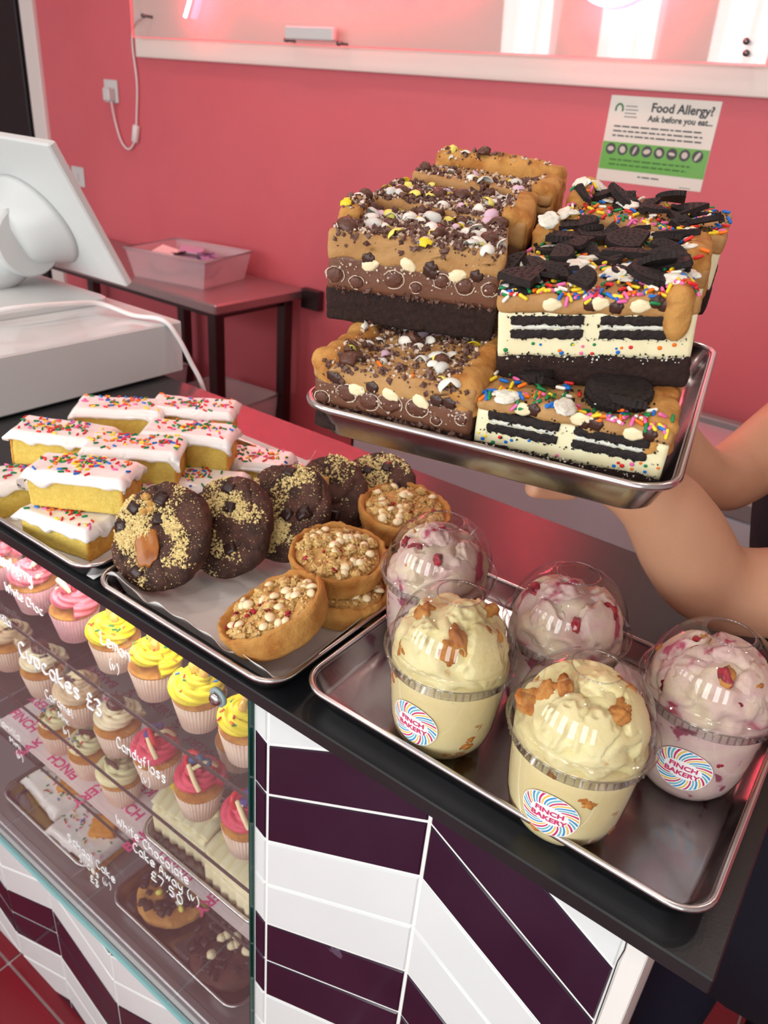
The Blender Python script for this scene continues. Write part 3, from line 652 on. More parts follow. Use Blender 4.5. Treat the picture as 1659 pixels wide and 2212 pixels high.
sponge_slice('iced sponge slice at the very front of the tray, lowest of the stack', (-.688, .405, low+.001), radians(12), 11, n=50, sz=(.094, .048, .034))
sponge_slice('iced sponge slice at the left edge of the photo, in the bottom layer', (-.800, .432, low), radians(78), 12, n=45)
sponge_slice('iced sponge slice lying flat in the bottom layer behind the first dark cookie', (-.668, .487, low), radians(40), 13, n=55)
sponge_slice('iced sponge slice in the bottom layer touching the second and third cookies', (-.650, .555, low), radians(35), 14, n=65, ic=M_icing)
sponge_slice('iced sponge slice at the back of the bottom layer with dense sprinkles', (-.655, .645, low), radians(28), 15, n=75)
sponge_slice('bottom layer iced slice hidden under the middle of the stack', (-.765, .53, low), radians(60), 16, n=12, stuffed=True)
sponge_slice('bottom layer iced slice hidden under the rear of the stack', (-.775, .65, low), radians(20), 17, n=12, stuffed=True)
sponge_slice('iced sponge slice with a drip at its near right corner, on top at the front', (-.690, .430, up), radians(31), 21, n=85)
sponge_slice('iced sponge slice with an orange crust end, top layer far left', (-.793, .472, up+.001), radians(215), 22, n=85, roll=radians(-3))
sponge_slice('iced sponge slice in the middle of the top layer with blue and red sprinkles', (-.704, .508, up), radians(38), 23, n=80)
sponge_slice('iced sponge slice on the top layer next to the empty worktop', (-.694, .583, up), radians(34), 24, n=65)
sponge_slice('iced sponge slice at the back left of the top layer', (-.812, .570, up+.002), radians(42), 25, n=65)
sponge_slice('iced sponge slice at the very back of the top layer, nearest the till', (-.752, .640, up+.002), radians(36), 26, n=65)

# ================================================================== DARK COOKIES
M_choc = mat('chocolate_cookie', (84, 50, 40), .7, c2=(56, 32, 26), sc=60, lo=.4, hi=.65, bump=1.8, bsc=120, bdet=8)
M_chunk = mat('chocolate_chunk', (46, 24, 22), .35, c2=(60, 36, 32), sc=80)
M_ycrumb = mat('yellow_crumb', (228, 206, 146), .85); M_bisc = mat('biscuit_piece', (214, 168, 96), .85, c2=(190, 140, 70), sc=200, bump=1, bsc=500)
M_caramel = mat('caramel', (164, 98, 36), .3, c2=(146, 80, 28), sc=60)
def disc_vs(r, h, seed, amp=.0026, n=40, crack=.0042, pw=2.6):
    vs, fs = rbox(2, 2, 2, .999, 2/n); out = []
    for v in vs:
        p = Vector((v[0], v[1], v[2]-1)).normalized()
        rr = hypot(p.x, p.y); k = (rr**pw+abs(p.z)**pw)**(-1/pw); q = Vector((p.x*k*r, p.y*k*r, p.z*k*h/2))
        c = 1-abs(ns(q, 34, seed+4))*6
        q += p*(amp*fr(q, 45, seed, 4)+amp*1.2*ns(q, 22, seed)) - (Vector((0, 0, crack*max(0, c)**3*(1 if p.z > 0 else 0))))
        out.append(tuple(q))
    return out, fs
def chunky(m, s, seed):
    mb = MB(); vs, fs = rbox(s*1.2, s*1.1, s*.7, s*.12, s*.4, lambda p, n: p+n*s*.06*ns(p, 2/s, seed)); mb.add(vs, fs); return mesh_only(mb, 'chocolate_chunk', m)
CHK = [chunky(M_chunk, .011, i) for i in range(3)]
def cookie(label, loc, rot, r, seed, car=False, bisc=False, cx=-.01, cy=-.005, n=900, name='chocolate_cookie'):
    R = random.Random(seed); t = thing(name, label, 'cookie', loc, rot, 'dark cookies standing in a row')
    vs, fs = disc_vs(r, .036, seed); mb = MB(); mb.add(vs, fs); mb.build('cookie_body', M_choc, t); tree = bvh(vs, fs)
    def reg(R): a = R.uniform(0, 6.28); q = r*sqrt(R.random()); return q*cos(a), q*sin(a)
    def dens(x, y): return max(0, min(1, 1.6*ns((x, y, 0), 38, seed+9)+.80-hypot(x-cx, y-cy)/r*1.0))
    crumbs('pale_crumbs', M_ycrumb, t, tree, n, reg, R, .0007, .0025, dens=dens)
    crumbs('pale_dust', M_ycrumb, t, tree, n, reg, R, .0003, .0009, dens=lambda x, y: min(1, dens(x, y)+.12))
    for i in range(5):
        x, y = reg(R); hit, nn, _, _ = tree.ray_cast(Vector((x*.8, y*.8, .3)), Vector((0, 0, -1)))
        inst('chocolate_chunk', CHK[i % 3], t, Matrix.Translation(hit-nn*.0048) @ align(nn, R) @ Matrix.Rotation(R.uniform(-.3, .3), 4, 'X'))
    if car:
        mb = lump(.013, .024, .004, 10, .25, 1.5, seed, T(cx*.2+.001, -.012, .0155) @ Matrix.Rotation(.5, 4, 'Z')); mb.build('caramel_pool', M_caramel, t)
        for i in range(4):
            mb = lump(.005, .004, .003, 5, .35, 3, i, T(cx+R.uniform(-.004, .01), .018+i*.005, .018)); mb.build('biscuit_piece', M_bisc, t)
    if bisc:
        mb = MB(); vs, fs = rbox(.018, .015, .006, .001, .003, lambda p, n: p+n*.0012*fr(p, 200, seed)); mb.add(vs, fs, T(-.002, .012, .015) @ Matrix.Rotation(.4, 4, 'Z')); mb.build('biscuit_piece', M_bisc, t)
        mb = lump(.011, .009, .003, 8, .25, 1.5, seed, T(.002, -.006, .0145)); mb.build('caramel_pool', M_caramel, t)
    return t
def face_rot(az, tilt):     # disc normal pointing at azimuth az, elevation tilt (degrees)
    n = Vector((cos(radians(az))*cos(radians(tilt)), sin(radians(az))*cos(radians(tilt)), sin(radians(tilt))))
    x = n.cross(Vector((0, 0, 1))).normalized(); y = n.cross(x)
    return Matrix((x*-1, y*-1, n)).transposed().to_euler()
def ck(label, x, y, az, tl_, r, seed, **k):
    z = b0+r*cos(radians(tl_))+.013*sin(radians(tl_))+.001
    cookie(label, (x, y, z), face_rot(az, tl_), r, seed, **k)
ck('dark chocolate cookie nearest the viewer with a caramel pool and pale crumbs', -.553, .423, -80, 36, .056, 31, car=True, n=2300, cx=-.018, cy=.0)
ck('second dark cookie in the row, chocolate squares showing beside crumbs', -.522, .485, -84, 33, .054, 32, n=1300, cx=-.014, cy=.005)
ck('third dark cookie in the row, thickly dusted with pale crumbs', -.500, .546, -86, 36, .057, 33, n=2400, cx=-.004, cy=.0)
ck('fourth dark cookie in the row with a square biscuit piece on caramel', -.495, .612, -88, 42, .053, 34, bisc=True, n=500, cx=-.006, cy=.01)
ck('fifth dark cookie at the back of the row, crumbs along its top edge', -.470, .672, -90, 46, .052, 35, n=900, cx=0, cy=.018)

# ================================================================== CRUMBLE PIES
M_pie = mat('cookie_crust', (214, 160, 86), .7, c2=(184, 118, 50), sc=40, lo=.35, hi=.7, bump=2.2, bsc=170, bdet=7, sss=.1, sr=.003)
M_fill = mat('pie_filling', (214, 172, 104), .75, c2=(190, 140, 78), sc=60, bump=1.2, bsc=150)
M_crumble = mat('crumble', (220, 178, 108), .85, c2=(236, 206, 146), sc=150, bump=1, bsc=400)
M_wchip = mat('white_chip', (243, 226, 186), .35, sss=.1)
M_rasp = mat('raspberry_bit', (172, 34, 52), .35, c2=(120, 16, 36), sc=120)
mb = MB(); mb.lathe([(0, 0), (.004, .0003), (.0052, .0018), (.004, .0038), (.0015, .0052), (0, .0056)], 12); WCHIP = mesh_only(mb, 'white_chip', M_wchip)
RB = []
for i in range(3): mb = lump(.003, .0022, .0018, 4, .35, 3, i); RB.append(mesh_only(mb, 'raspberry_bit', M_rasp))
CRM = []
for i in range(4): mb = lump(.0055, .0045, .004, 6, .5, 2.6, i+5); CRM.append(mesh_only(mb, 'crumble_lump', M_crumble))
def pie(label, loc, rot, r, seed, h=.031, gap=None, rb=14, chips=20):
    R = random.Random(seed); t = thing('crumble_pie', label, 'pie', loc, rot, 'crumble topped cookie pies')
    def fn(p, a):
        k = 1+.02*ns((cos(a), sin(a), p[2]*20), 2.2, seed); z = p[2]+(p[2] > h*.7)*(.0035*ns((cos(a), sin(a), 0), 2.3, seed+2)+.001*ns((cos(a), sin(a), 0), 9, seed))
        if gap is not None:
            da = abs((a-gap+pi) % (2*pi)-pi)
            if da < .08 and p[2] > h*.5: z -= (.08-da)/.08*.014
        v = Vector((p[0]*k, p[1]*k, z)); q = .0017*fr(v, 110, seed, 4); return (v.x*(1+q/r), v.y*(1+q/r), v.z+q)
    prof = [(0, 0), (r*.80, 0), (r*.87, .003), (r*.94, h*.4), (r*.99, h*.85), (r*.975, h*.97), (r*.93, h), (r*.885, h*.93), (r*.86, h*.84), (r*.83, h*.76), (r*.5, h*.72), (0, h*.72)]
    pr = []
    for i in range(len(prof)-1):
        for k in range(3): pr.append((prof[i][0]+(prof[i+1][0]-prof[i][0])*k/3, prof[i][1]+(prof[i+1][1]-prof[i][1])*k/3))
    pr.append(prof[-1]); mb = MB(); mb.lathe(pr, 90, fn=fn); mb.build('pie_crust', M_pie, t)
    vs, fs = disc_vs(r*.85, .012, seed+3, .002, 30, 0); vs = [(v[0], v[1], v[2]+h*.78) for v in vs]; mb = MB(); mb.add(vs, fs); mb.build('pie_filling', M_fill, t); tree = bvh(vs, fs)
    def reg(R): a = R.uniform(0, 6.28); q = r*.80*sqrt(R.random()); return q*cos(a), q*sin(a)
    def put(name, me, sc, off=0, tip=.5):
        x, y = reg(R); hit, nn, _, _ = tree.ray_cast(Vector((x, y, .3)), Vector((0, 0, -1)))
        if nn.z < 0: nn = -nn
        inst(name, me, t, Matrix.Translation(hit+nn*off) @ align(nn, R) @ Matrix.Rotation(R.uniform(-tip, tip), 4, 'X') @ Matrix.Scale(sc, 4))
    for i in range(chips): put('white_chip', WCHIP, R.uniform(.85, 1.15), .0005, 1.0)
    for i in range(64): put('crumble_lump', CRM[i % 4], R.uniform(.45, 1.15), .001)
    for i in range(rb): put('raspberry_bit', RB[i % 3], R.uniform(.5, 1.2), .0022)
    crumbs('fine_crumble', M_crumble, t, tree, 500, reg, R, .0008, .0026)
    return t
pie('crumble pie at the back right of the tray with raspberry stained rim', (-.404, .640, b0+.0345), (radians(3), radians(3), .5), .0535, 41)
pie('crumble pie hidden beneath the back right one', (-.400, .642, b0+.001), (0, 0, 2.), .051, 45, rb=4, chips=6)
pie('crumble pie on top of another pie, middle of the tray', (-.398, .517, b0+.0335), (radians(3), radians(-4), 1.6), .050, 42)
pie('lower crumble pie almost hidden beneath the middle one', (-.388, .512, b0+.001), (0, radians(-2), 3.0), .050, 43, rb=6, chips=8)
pie('crumble pie with a split rim propped up at the front of the tray', (-.384, .424, b0+.022), face_rot(-148, 62), .053, 44, gap=2.2, chips=22, rb=20)

# ================================================================== DOME LID CUPS
def sticker_mat():
    m = bpy.data.materials.new('sticker_rays'); m.use_nodes = True; nt = m.node_tree; N = nt.nodes; L = nt.links; b = N['Principled BSDF']; b.inputs['Roughness'].default_value = .35
    uv = N.new('ShaderNodeUVMap'); uv.uv_map = 'UVMap'; sp = N.new('ShaderNodeSeparateXYZ'); L.new(uv.outputs[0], sp.inputs[0])
    def mt(op, a, b_=None, clampd=False):
        n = N.new('ShaderNodeMath'); n.operation = op; n.use_clamp = clampd
        for i, q in enumerate((a, b_)):
            if q is None: continue
            if isinstance(q, (int, float)): n.inputs[i].default_value = q
            else: L.new(q, n.inputs[i])
        return n.outputs[0]
    x = sp.outputs[0]; y = sp.outputs[1]; r = mt('SQRT', mt('ADD', mt('MULTIPLY', x, x), mt('MULTIPLY', y, y))); a = mt('ARCTAN2', y, x)
    ph = mt('MULTIPLY', mt('ADD', mt('ADD', a, mt('MULTIPLY', r, 1.1)), 7.), 32/6.28318)
    fr_ = mt('FRACT', ph); bar = mt('MULTIPLY', mt('GREATER_THAN', fr_, .22), mt('LESS_THAN', fr_, .80))
    k = mt('FRACT', mt('DIVIDE', mt('FLOOR', ph), 4.))
    cr = N.new('ShaderNodeValToRGB'); cr.color_ramp.interpolation = 'CONSTANT'; e = cr.color_ramp.elements
    e[0].position = 0; e[0].color = lin((60, 150, 206)); e[1].position = .2; e[1].color = lin((238, 196, 92)); q = e.new(.45); q.color = lin((205, 50, 105)); q = e.new(.7); q.color = lin((110, 186, 200)); L.new(k, cr.inputs[0])
    # white middle: elongated zone for the words
    ex = mt('MULTIPLY', x, 1.3); ey = mt('MULTIPLY', y, 2.0); rr = mt('SQRT', mt('ADD', mt('MULTIPLY', ex, ex), mt('MULTIPLY', ey, ey)))
    bar = mt('MULTIPLY', bar, mt('GREATER_THAN', rr, .86)); bar = mt('MULTIPLY', bar, mt('LESS_THAN', r, .97))
    mx = N.new('ShaderNodeMix'); mx.data_type = 'RGBA'; mx.inputs[6].default_value = lin((250, 248, 250)); L.new(bar, mx.inputs[0]); L.new(cr.outputs[0], mx.inputs[7]); L.new(mx.outputs[2], b.inputs['Base Color']); return m
M_stick = sticker_mat(); M_sttxt = mat('sticker_pink', (208, 62, 112), .4)
CUPP = [(.0, .0022), (.022, .0012), (.028, .0), (.034, .003), (.0395, .012), (.0425, .024), (.0445, .045), (.0462, .066), (.0478, .086)]
def cup_r(z):
    for i in range(3, len(CUPP)-1):
        if CUPP[i][1] <= z <= CUPP[i+1][1]: return CUPP[i][0]+(CUPP[i+1][0]-CUPP[i][0])*(z-CUPP[i][1])/(CUPP[i+1][1]-CUPP[i][1])
    return .04
mb = MB(); mb.lathe(CUPP, 64, cap=False); CUPM = mesh_only(mb, 'cup_body', M_plastic)
mb = MB(); DH = .092
prof = [(.0478, DH-.014), (.0500, DH-.013), (.0505, DH-.004), (.0530, DH-.003), (.0535, DH-.001), (.0530, DH), (.0505, DH+.001), (.0498, DH+.003), (.0490, DH+.002), (.0478, DH+.004)]
prof += [(.0478*cos(a)**.92, DH+.004+.047*sin(a)) for a in [radians(v) for v in range(8, 68, 7)]]
rl = prof[-1]; prof += [(.0185, DH+.0485), (.0178, DH+.0478), (.017, DH+.0484)]
mb.lathe(prof, 64, cap=False); LIDM = mesh_only(mb, 'dome_lid', M_plastic)
mb = MB(); mb.tube([(.0172*cos(a), .0172*sin(a), DH+.0485) for a in [2*pi*i/40 for i in range(40)]], .0006, 6, closed=True); mb.tube([(.0532*cos(a), .0532*sin(a), DH-.002) for a in [2*pi*i/60 for i in range(60)]], .0006, 6, closed=True)
M_rimp = clear('plastic_rim', (240, 240, 240), 1.6, .05, base=.12); RIMM = mesh_only(mb, 'lid_ring', M_rimp)
mb = MB()
for i in range(60):
    a = 2*pi*i/60; mb.box(-.0007, .0007, .0500, .0512, DH-.012, DH-.005, .0003, Matrix.Rotation(a, 4, 'Z'))
TABM = mesh_only(mb, 'lid_ridges', M_rimp, False)
def cup(label, x, y, z, rz, seed, kind, stick=None):
    R = random.Random(seed); t = thing('dessert_cup', label, 'dessert cup', (x, y, z), (0, 0, 0), 'dome lidded dessert cups')
    if kind == 'cream':
        m = mat('cream_mix', (232, 214, 158), .6, c2=(236, 220, 170), c3=(196, 146, 84), sc=42, lo=.3, hi=.6, c3p=.62, w3=.035, bump=.5, bsc=80, sss=.3, sr=.005)
        ms = mat('cream_scoop', (232, 216, 156), .5, c2=(242, 230, 180), c3=(206, 160, 92), c3p=.64, w3=.05, sc=34, lo=.3, hi=.6, bump=.8, bsc=100, sss=.3, sr=.005)
    else:
        m = mat('berry_mix', (226, 204, 190), .6, c2=(214, 182, 180), c3=(150, 70, 92), sc=55, lo=.3, hi=.6, c3p=.63, w3=.05, bump=.5, bsc=80, sss=.3, sr=.005)
        ms = mat('berry_scoop', (232, 216, 186), .5, c2=(216, 182, 178), c3=(176, 70, 96), sc=26, lo=.36, hi=.58, c3p=.585, w3=.06, dist=.8, bump=.8, bsc=100, sss=.3, sr=.005)
    inst('cup_body', CUPM, t, Matrix.Identity(4)); inst('dome_lid', LIDM, t, Matrix.Identity(4)); inst('lid_ring', RIMM, t, Matrix.Identity(4)); inst('lid_ridges', TABM, t, Matrix.Identity(4))
    mb = MB(); pr = [(max(0, r-.0007), z_+.0008) for r, z_ in CUPP]; pr = pr[:-1]+[(.0465, .082), (.04, .085), (0, .086)]; mb.lathe(pr, 48); mb.build('filling', m, t)
    # scooped top: several overlapping lobes inside the dome
    def inside(p):
        q = Vector((p[0], p[1], (p[2]-.088)*1.0)); lim = .0462; l_ = sqrt(q.x**2+q.y**2+max(0, q.z)**2*(.0462/.0445)**2)
        if l_ > lim: q *= lim/l_
        return (q.x, q.y, q.z+.088)
    base = [(0, 0, .088, .041, .041, .033)] + [(.024*cos(a), .024*sin(a), .096+R.uniform(-.003, .006), R.uniform(.016, .024), R.uniform(.015, .02), R.uniform(.018, .026)) for a in [R.uniform(0, 1)+i*2*pi/5 for i in range(5)]]
    base += [(R.uniform(-.008, .008), R.uniform(-.008, .008), .112, .019, .016, .018)]
    for i, (cx, cy, cz, rx, ry, rz_) in enumerate(base):
        vs, fs = rbox(2, 2, 2, .999, 2/24); out = []; Mr = Matrix.Rotation(R.uniform(0, 3), 4, 'Z') @ Matrix.Rotation(R.uniform(-.4, .4), 4, 'X')
        for v in vs:
            p = Vector((v[0], v[1], v[2]-1)).normalized(); rid = 1-abs(ns(p, 1.9, seed+i))*2
            k = 1+.16*rid+.10*fr(p, 3.2, seed+i*3, 4); q = Mr @ Vector((p.x*rx*k, p.y*ry*k, p.z*rz_*k)); q += Vector((cx, cy, cz)); out.append(inside(q))
        mb = MB(); mb.add(out, fs); mb.build('scoop', ms, t)
        if i == 0: tree0 = None
    # pastry and berry pieces poking out
    mpas = mat('pastry_piece', (206, 140, 66), .7, c2=(176, 104, 42), sc=90, bump=1, bsc=300)
    for i in range(9):
        a = R.uniform(0, 6.28); e = R.uniform(.15, 1.1); rr = .0385; p = (rr*cos(e)*cos(a), rr*cos(e)*sin(a), .09+rr*.88*sin(e)); s_ = R.uniform(.004, .009)
        mm, nm = (mpas, 'pastry_piece') if (kind == 'cream' or i % 2) else (M_rasp, 'raspberry_piece')
        mb = lump(s_*1.5, s_*1.1, s_*.8, 8, .22, 1.8, seed+i, T(*inside(p)) @ rotm(R=R)); mb.build(nm, mm, t)
    for i in range(7):
        a = R.uniform(-pi, 0) if i < 5 else R.uniform(0, 3); z_ = R.uniform(.02, .08); r_ = cup_r(z_)-.0022; s_ = R.uniform(.002, .0055)
        mb = lump(s_*1.3, .0022, s_, 6, .3, 2.5, seed+i+40, Matrix.Rotation(a+pi/2, 4, 'Z') @ T(0, -r_, z_)); mb.build('pastry_piece' if kind == 'cream' else 'raspberry_piece', mpas if kind == 'cream' or i % 3 == 0 else M_rasp, t)
    if stick is not None:
        a0 = radians(stick); zc = .0405; rs = .0205; nr, na = 10, 40
        def wrap(u, v, off): z_ = zc+v; r_ = cup_r(z_)+off; a = a0+u/ .0432; return (r_*cos(a), r_*sin(a), z_)
        vs = []; uvs = []
        for i in range(nr+1):
            for j in range(na):
                q = i/nr; aa = 2*pi*j/na; vs.append(wrap(rs*q*cos(aa), rs*q*sin(aa), .0005)); uvs.append((q*cos(aa), q*sin(aa)))
        fs = [(i*na+j, i*na+(j+1) % na, (i+1)*na+(j+1) % na, (i+1)*na+j) for i in range(nr) for j in range(na)]
        me = bpy.data.meshes.new('round_sticker'); me.from_pydata(vs, [], fs); me.materials.append(M_stick); uvl = me.uv_layers.new(name='UVMap')
        for lp in me.loops: uvl.data[lp.index].uv = uvs[lp.vertex_index]
        me.polygons.foreach_set('use_smooth', [True]*len(me.polygons)); o = bpy.data.objects.new('round_sticker', me); COL.objects.link(o); o.parent = t
        for txt, v0 in (('FINCH', .0010), ('BAKERY', -.0056)):
            tv, tf = text_mesh(txt, .0062, 0, .00022, sx=1.12); mb = MB(); mb.add([wrap(p[0], v0+p[1], .0008) for p in tv], tf); q = mb.build('sticker_lettering', M_sttxt, o, smooth=False)
    return t
cz = TZ+.0022
cup('yellow cream dessert cup nearest the tray corner, pastry chunks in a tall scoop', -.100, .420, cz, 0, 51, 'cream', -84)
cup('yellow cream dessert cup at the left front of the tray, smooth pale scoop', -.214, .430, cz, 0, 52, 'cream', -92)
cup('pink swirled dessert cup second in the back row, no sticker showing', -.158, .521, cz, 0, 53, 'berry', 60)
cup('pink swirled dessert cup on the far right with a round sticker', -.040, .524, cz, 0, 54, 'berry', -84)
cup('pink swirled dessert cup at the back left beside the crumble pies', -.284, .519, cz, 0, 55, 'berry', 100)
# ================================================================== CUPCAKES IN THE CABINET
M_wrapc = mat('cupcake_paper', (232, 206, 186), .7, c2=(222, 190, 170), sc=30)
M_wrapp = mat('cupcake_paper_pink', (226, 176, 178), .7, c2=(214, 160, 164), sc=30)
M_cake = mat('cupcake_sponge', (206, 146, 66), .85, bump=1, bsc=300, c2=(184, 120, 48), sc=90)
FRC = dict(yellow=(244, 222, 40), pink=(232, 120, 134), hot=(232, 84, 112), cream=(244, 230, 194), vanilla=(246, 236, 190), coffee=(222, 196, 160))
def wrapper_mesh(m):
    mb = MB(); n = 44
    def fn(p, a): k = 1+(.022*cos(a*n))*(.3+p[2]*17); return (p[0]*k, p[1]*k, p[2]+(.0006*cos(a*n) if p[2] > .035 else 0))
    mb.lathe([(0, 0), (.021, 0), (.0225, .0006), (.0265, .02), (.0305, .041), (.0298, .0412), (.0262, .02), (.022, .002)], n*4, fn=fn, cap=False); return mesh_only(mb, 'wrapper', m)
WR = {'c': wrapper_mesh(M_wrapc), 'p': wrapper_mesh(M_wrapp)}
mb = MB(); mb.lathe([(.026, .034), (.0296, .041), (.0306, .0425), (.0295, .0440), (.02, .046), (0, .047)], 48, fn=lambda p, a: tuple(Vector(p)*(1+.012*ns(p, 120, 1))), cap=False); CAKEM = mesh_only(mb, 'sponge_top', M_cake)
def frosting_mesh(key, R0=.0205, r0=.0135, turns=2.0, h=.021, lobes=7, tw=5.):
    m = mat('frosting_'+key, FRC[key], .4, sss=.2, sr=.004, c2=tuple(max(0, c-14) for c in FRC[key]), sc=60)
    vs = []; fs = []; N_ = 130; sg = 42
    for i in range(N_+1):
        u = i/N_; th = u*turns*2*pi; R_ = R0*(1-u)**.8+.0005; r = r0*(1-.45*u)*(1 if u < .93 else max(.06, (1-u)/.07)); c = Vector((R_*cos(th), R_*sin(th), .0445+r0*.55+h*u**1.15))
        rad = Vector((cos(th), sin(th), 0)); up = Vector((0, 0, 1))
        for k in range(sg):
            a = 2*pi*k/sg; q_ = abs(cos(a*lobes/2+tw*th*.55)); rr = r*(1.08-.42*(1-q_)**1.2); vs.append(c+(rad*cos(a)*1.05+up*sin(a)*.85)*rr)
    for i in range(N_):
        for k in range(sg): fs.append((i*sg+k, i*sg+(k+1) % sg, (i+1)*sg+(k+1) % sg, (i+1)*sg+k))
    fs.append(tuple(range(sg))[::-1]); fs.append(tuple(N_*sg+k for k in range(sg)))
    mb = MB(); mb.add(vs, fs); return mesh_only(mb, 'frosting', m), bvh(vs, fs)
FRM = {k: frosting_mesh(k) for k in FRC}
M_gum = mat('amber_jelly', (226, 178, 84), .3, sss=.4, sr=.006); M_berry = mat('dried_berry', (168, 40, 66), .7, c2=(196, 70, 90), sc=200, bump=1, bsc=400)
M_wcho = mat('white_chocolate', (244, 226, 180), .3, sss=.2); M_cho = mat('milk_chocolate_ball', (84, 44, 34), .22); M_blue = mat('blue_foam', (60, 110, 160), .5, bump=1, bsc=400); M_viol = mat('violet_foam', (84, 70, 150), .5, bump=1, bsc=400); M_redj = mat('red_jelly', (214, 44, 54), .2)
def cupcake(kind, label, x, y, z, seed, group):
    R = random.Random(seed); t = thing('cupcake', label, 'cupcake', (x, y, Wz(z)+.0006), (0, 0, R.uniform(0, 6.28)), group)
    wr, fk = dict(lemon=('c', 'yellow'), rasp=('p', 'pink'), candy=('c', 'hot'), choc=('c', 'cream'), whirl=('c', 'coffee'), mini=('c', 'vanilla'))[kind]
    I = Matrix.Identity(4); inst('wrapper', WR[wr], t, I); inst('sponge_top', CAKEM, t, I); inst('frosting', FRM[fk][0], t, I); tree = FRM[fk][1]
    az = -1.0-t.rotation_euler.z        # towards the glass
    if kind == 'lemon':
        mb = MB()
        for k in range(3): mb = lump(.0075, .0055, .0085, 7, .12, 1.5, seed+k, T((k-1)*.0075, 0, .074+.005*(k == 1)), mb)
        mb.build('jelly_piece', M_gum, t)
        sprinkles(t, tree, 12, lambda R: (R.uniform(-.026, .026), R.uniform(-.026, .026)), R, colors=['green', 'orange', 'blue', 'green', 'red'])
    elif kind == 'rasp':
        for k in range(4): mb = lump(.007, .005, .005, 7, .4, 2.2, seed+k, T(R.uniform(-.012, .012), R.uniform(-.012, .012), .073)); mb.build('dried_berry', M_berry, t)
        mb = MB(); mb.tube(bez([(-.014, -.008, .072), (-.006, -.014, .082), (.006, -.010, .084), (.014, -.002, .074)], 6), [.002+.0022*sin(pi*i/18) for i in range(19)], 8); mb.build('white_chocolate_curl', M_wcho, t)
        for k in range(3): mb = lump(.0045, .003, .003, 5, .2, 2, k, T(-.016+.009*k, -.018, .062)); mb.build('white_chocolate_chunk', M_wcho, t)
    elif kind == 'candy':
        ca, sa = cos(az), sin(az); 
        mb = MB(); mb.tube(bez([(ca*.026-sa*.008, sa*.026+ca*.008, .060), (ca*.020, sa*.020, .072), (ca*.006+sa*.01, sa*.006-ca*.01, .080)], 7), [.0032]*15, 8); mb.build('foam_stick', M_wcho, t)
        mb = MB(); mb.tube(bez([(-ca*.01-sa*.02, -sa*.01+ca*.02, .066), (-sa*.012, ca*.012, .082), (ca*.01+sa*.004, sa*.01-ca*.004, .078)], 7), [.0026]*15, 8); mb.build('foam_stick', M_wcho, t)
        for k in range(3): mb = lump(.0055, .0055, .005, 7, .15, 4, seed+k, T(-sa*.009*(k-1)*-1+.002, ca*.009*(k-1)+.002, .080+.004*(k == 1))); mb.build('foam_berry', M_blue if seed % 2 else M_viol, t)
        mb = MB(); mb.tube([(-.008+.009*cos(a), .004+.004*sin(a), .078+.009*sin(a)) for a in [2*pi*i/18 for i in range(18)]], .0035, 8, closed=True); mb.build('jelly_ring', M_redj, t)
    elif kind == 'choc':
        mb = lump(.012, .012, .0115, 12, .03, 1.5, seed, T(0, 0, .077)); mb.build('chocolate_ball', M_cho, t)
        for k in range(3): mb = lump(.006, .004, .003, 5, .4, 2, k, T(R.uniform(-.016, .016), R.uniform(-.016, .016), .068)); mb.build('chocolate_chunk', M_cho, t)
    elif kind == 'whirl':
        mb = lump(.012, .008, .004, 8, .2, 2, seed, T(0, 0, .076)); mb.build('white_chocolate_chunk', M_wcho, t)
        mb = lump(.008, .006, .004, 6, .3, 2, seed+1, T(.008, .006, .074)); mb.build('chocolate_chunk', M_cho, t)
    else:
        mb = MB(); mb.box(-.011, .011, -.0018, .0018, .070, .084, .0012, Matrix.Rotation(R.uniform(-.3, .3), 4, 'X')); mb.build('chocolate_plaque', M_cho, t)
        if seed % 2: sprinkles(t, tree, 16, lambda R: (R.uniform(-.026, .0), R.uniform(-.026, .0)), R, colors=['red', 'green', 'orange', 'blue'])
    return t
s1, s2, s3 = SHZ; fy = .437
for i, (x, l) in enumerate(((-.447, 'lemon yellow cupcake nearest the green glass edge on the upper shelf'), (-.523, 'lemon yellow cupcake second from the green glass edge'), (-.600, 'lemon yellow cupcake third from the glass edge, behind the word Lemon'), (-.676, 'lemon yellow cupcake leftmost of the yellow ones, next to a pink one'))): cupcake('lemon', l, x, fy, s1, 60+i, 'lemon cupcakes on the upper shelf')
for i, (x, l) in enumerate(((-.763, 'pink frosted cupcake with a white chocolate curl beside the yellow ones'), (-.853, 'pink frosted cupcake at the left edge behind the word Raspberry'), (-.94, 'pink frosted cupcake just outside the left edge of the photo'))): cupcake('rasp', l, x, fy+.003, s1, 70+i, 'raspberry cupcakes on the upper shelf')
for i, x in enumerate((-.46, -.545, -.63)): cupcake('lemon', 'lemon yellow cupcake, %s of three in the dim back row of the upper shelf' % ('rightmost', 'middle one', 'leftmost')[i], x, fy+.085, s1, 80+i, 'lemon cupcakes in the back row')
for i, x in enumerate((-.73, -.82)): cupcake('rasp', 'pink cupcake in the back row of the upper shelf, %s' % ('beside a yellow one', 'further left')[i], x, fy+.085, s1, 84+i, 'raspberry cupcakes in the back row')
for i, (x, l) in enumerate(((-.448, 'hot pink cupcake nearest the green glass edge, violet berries on top'), (-.531, 'hot pink cupcake in the middle of its row with blue berries'), (-.609, 'hot pink cupcake leftmost of its row, behind the word Candyfloss'))): cupcake('candy', l, x, fy, s2, 90+i*1 if i != 1 else 91, 'hot pink cupcakes on the middle shelf')
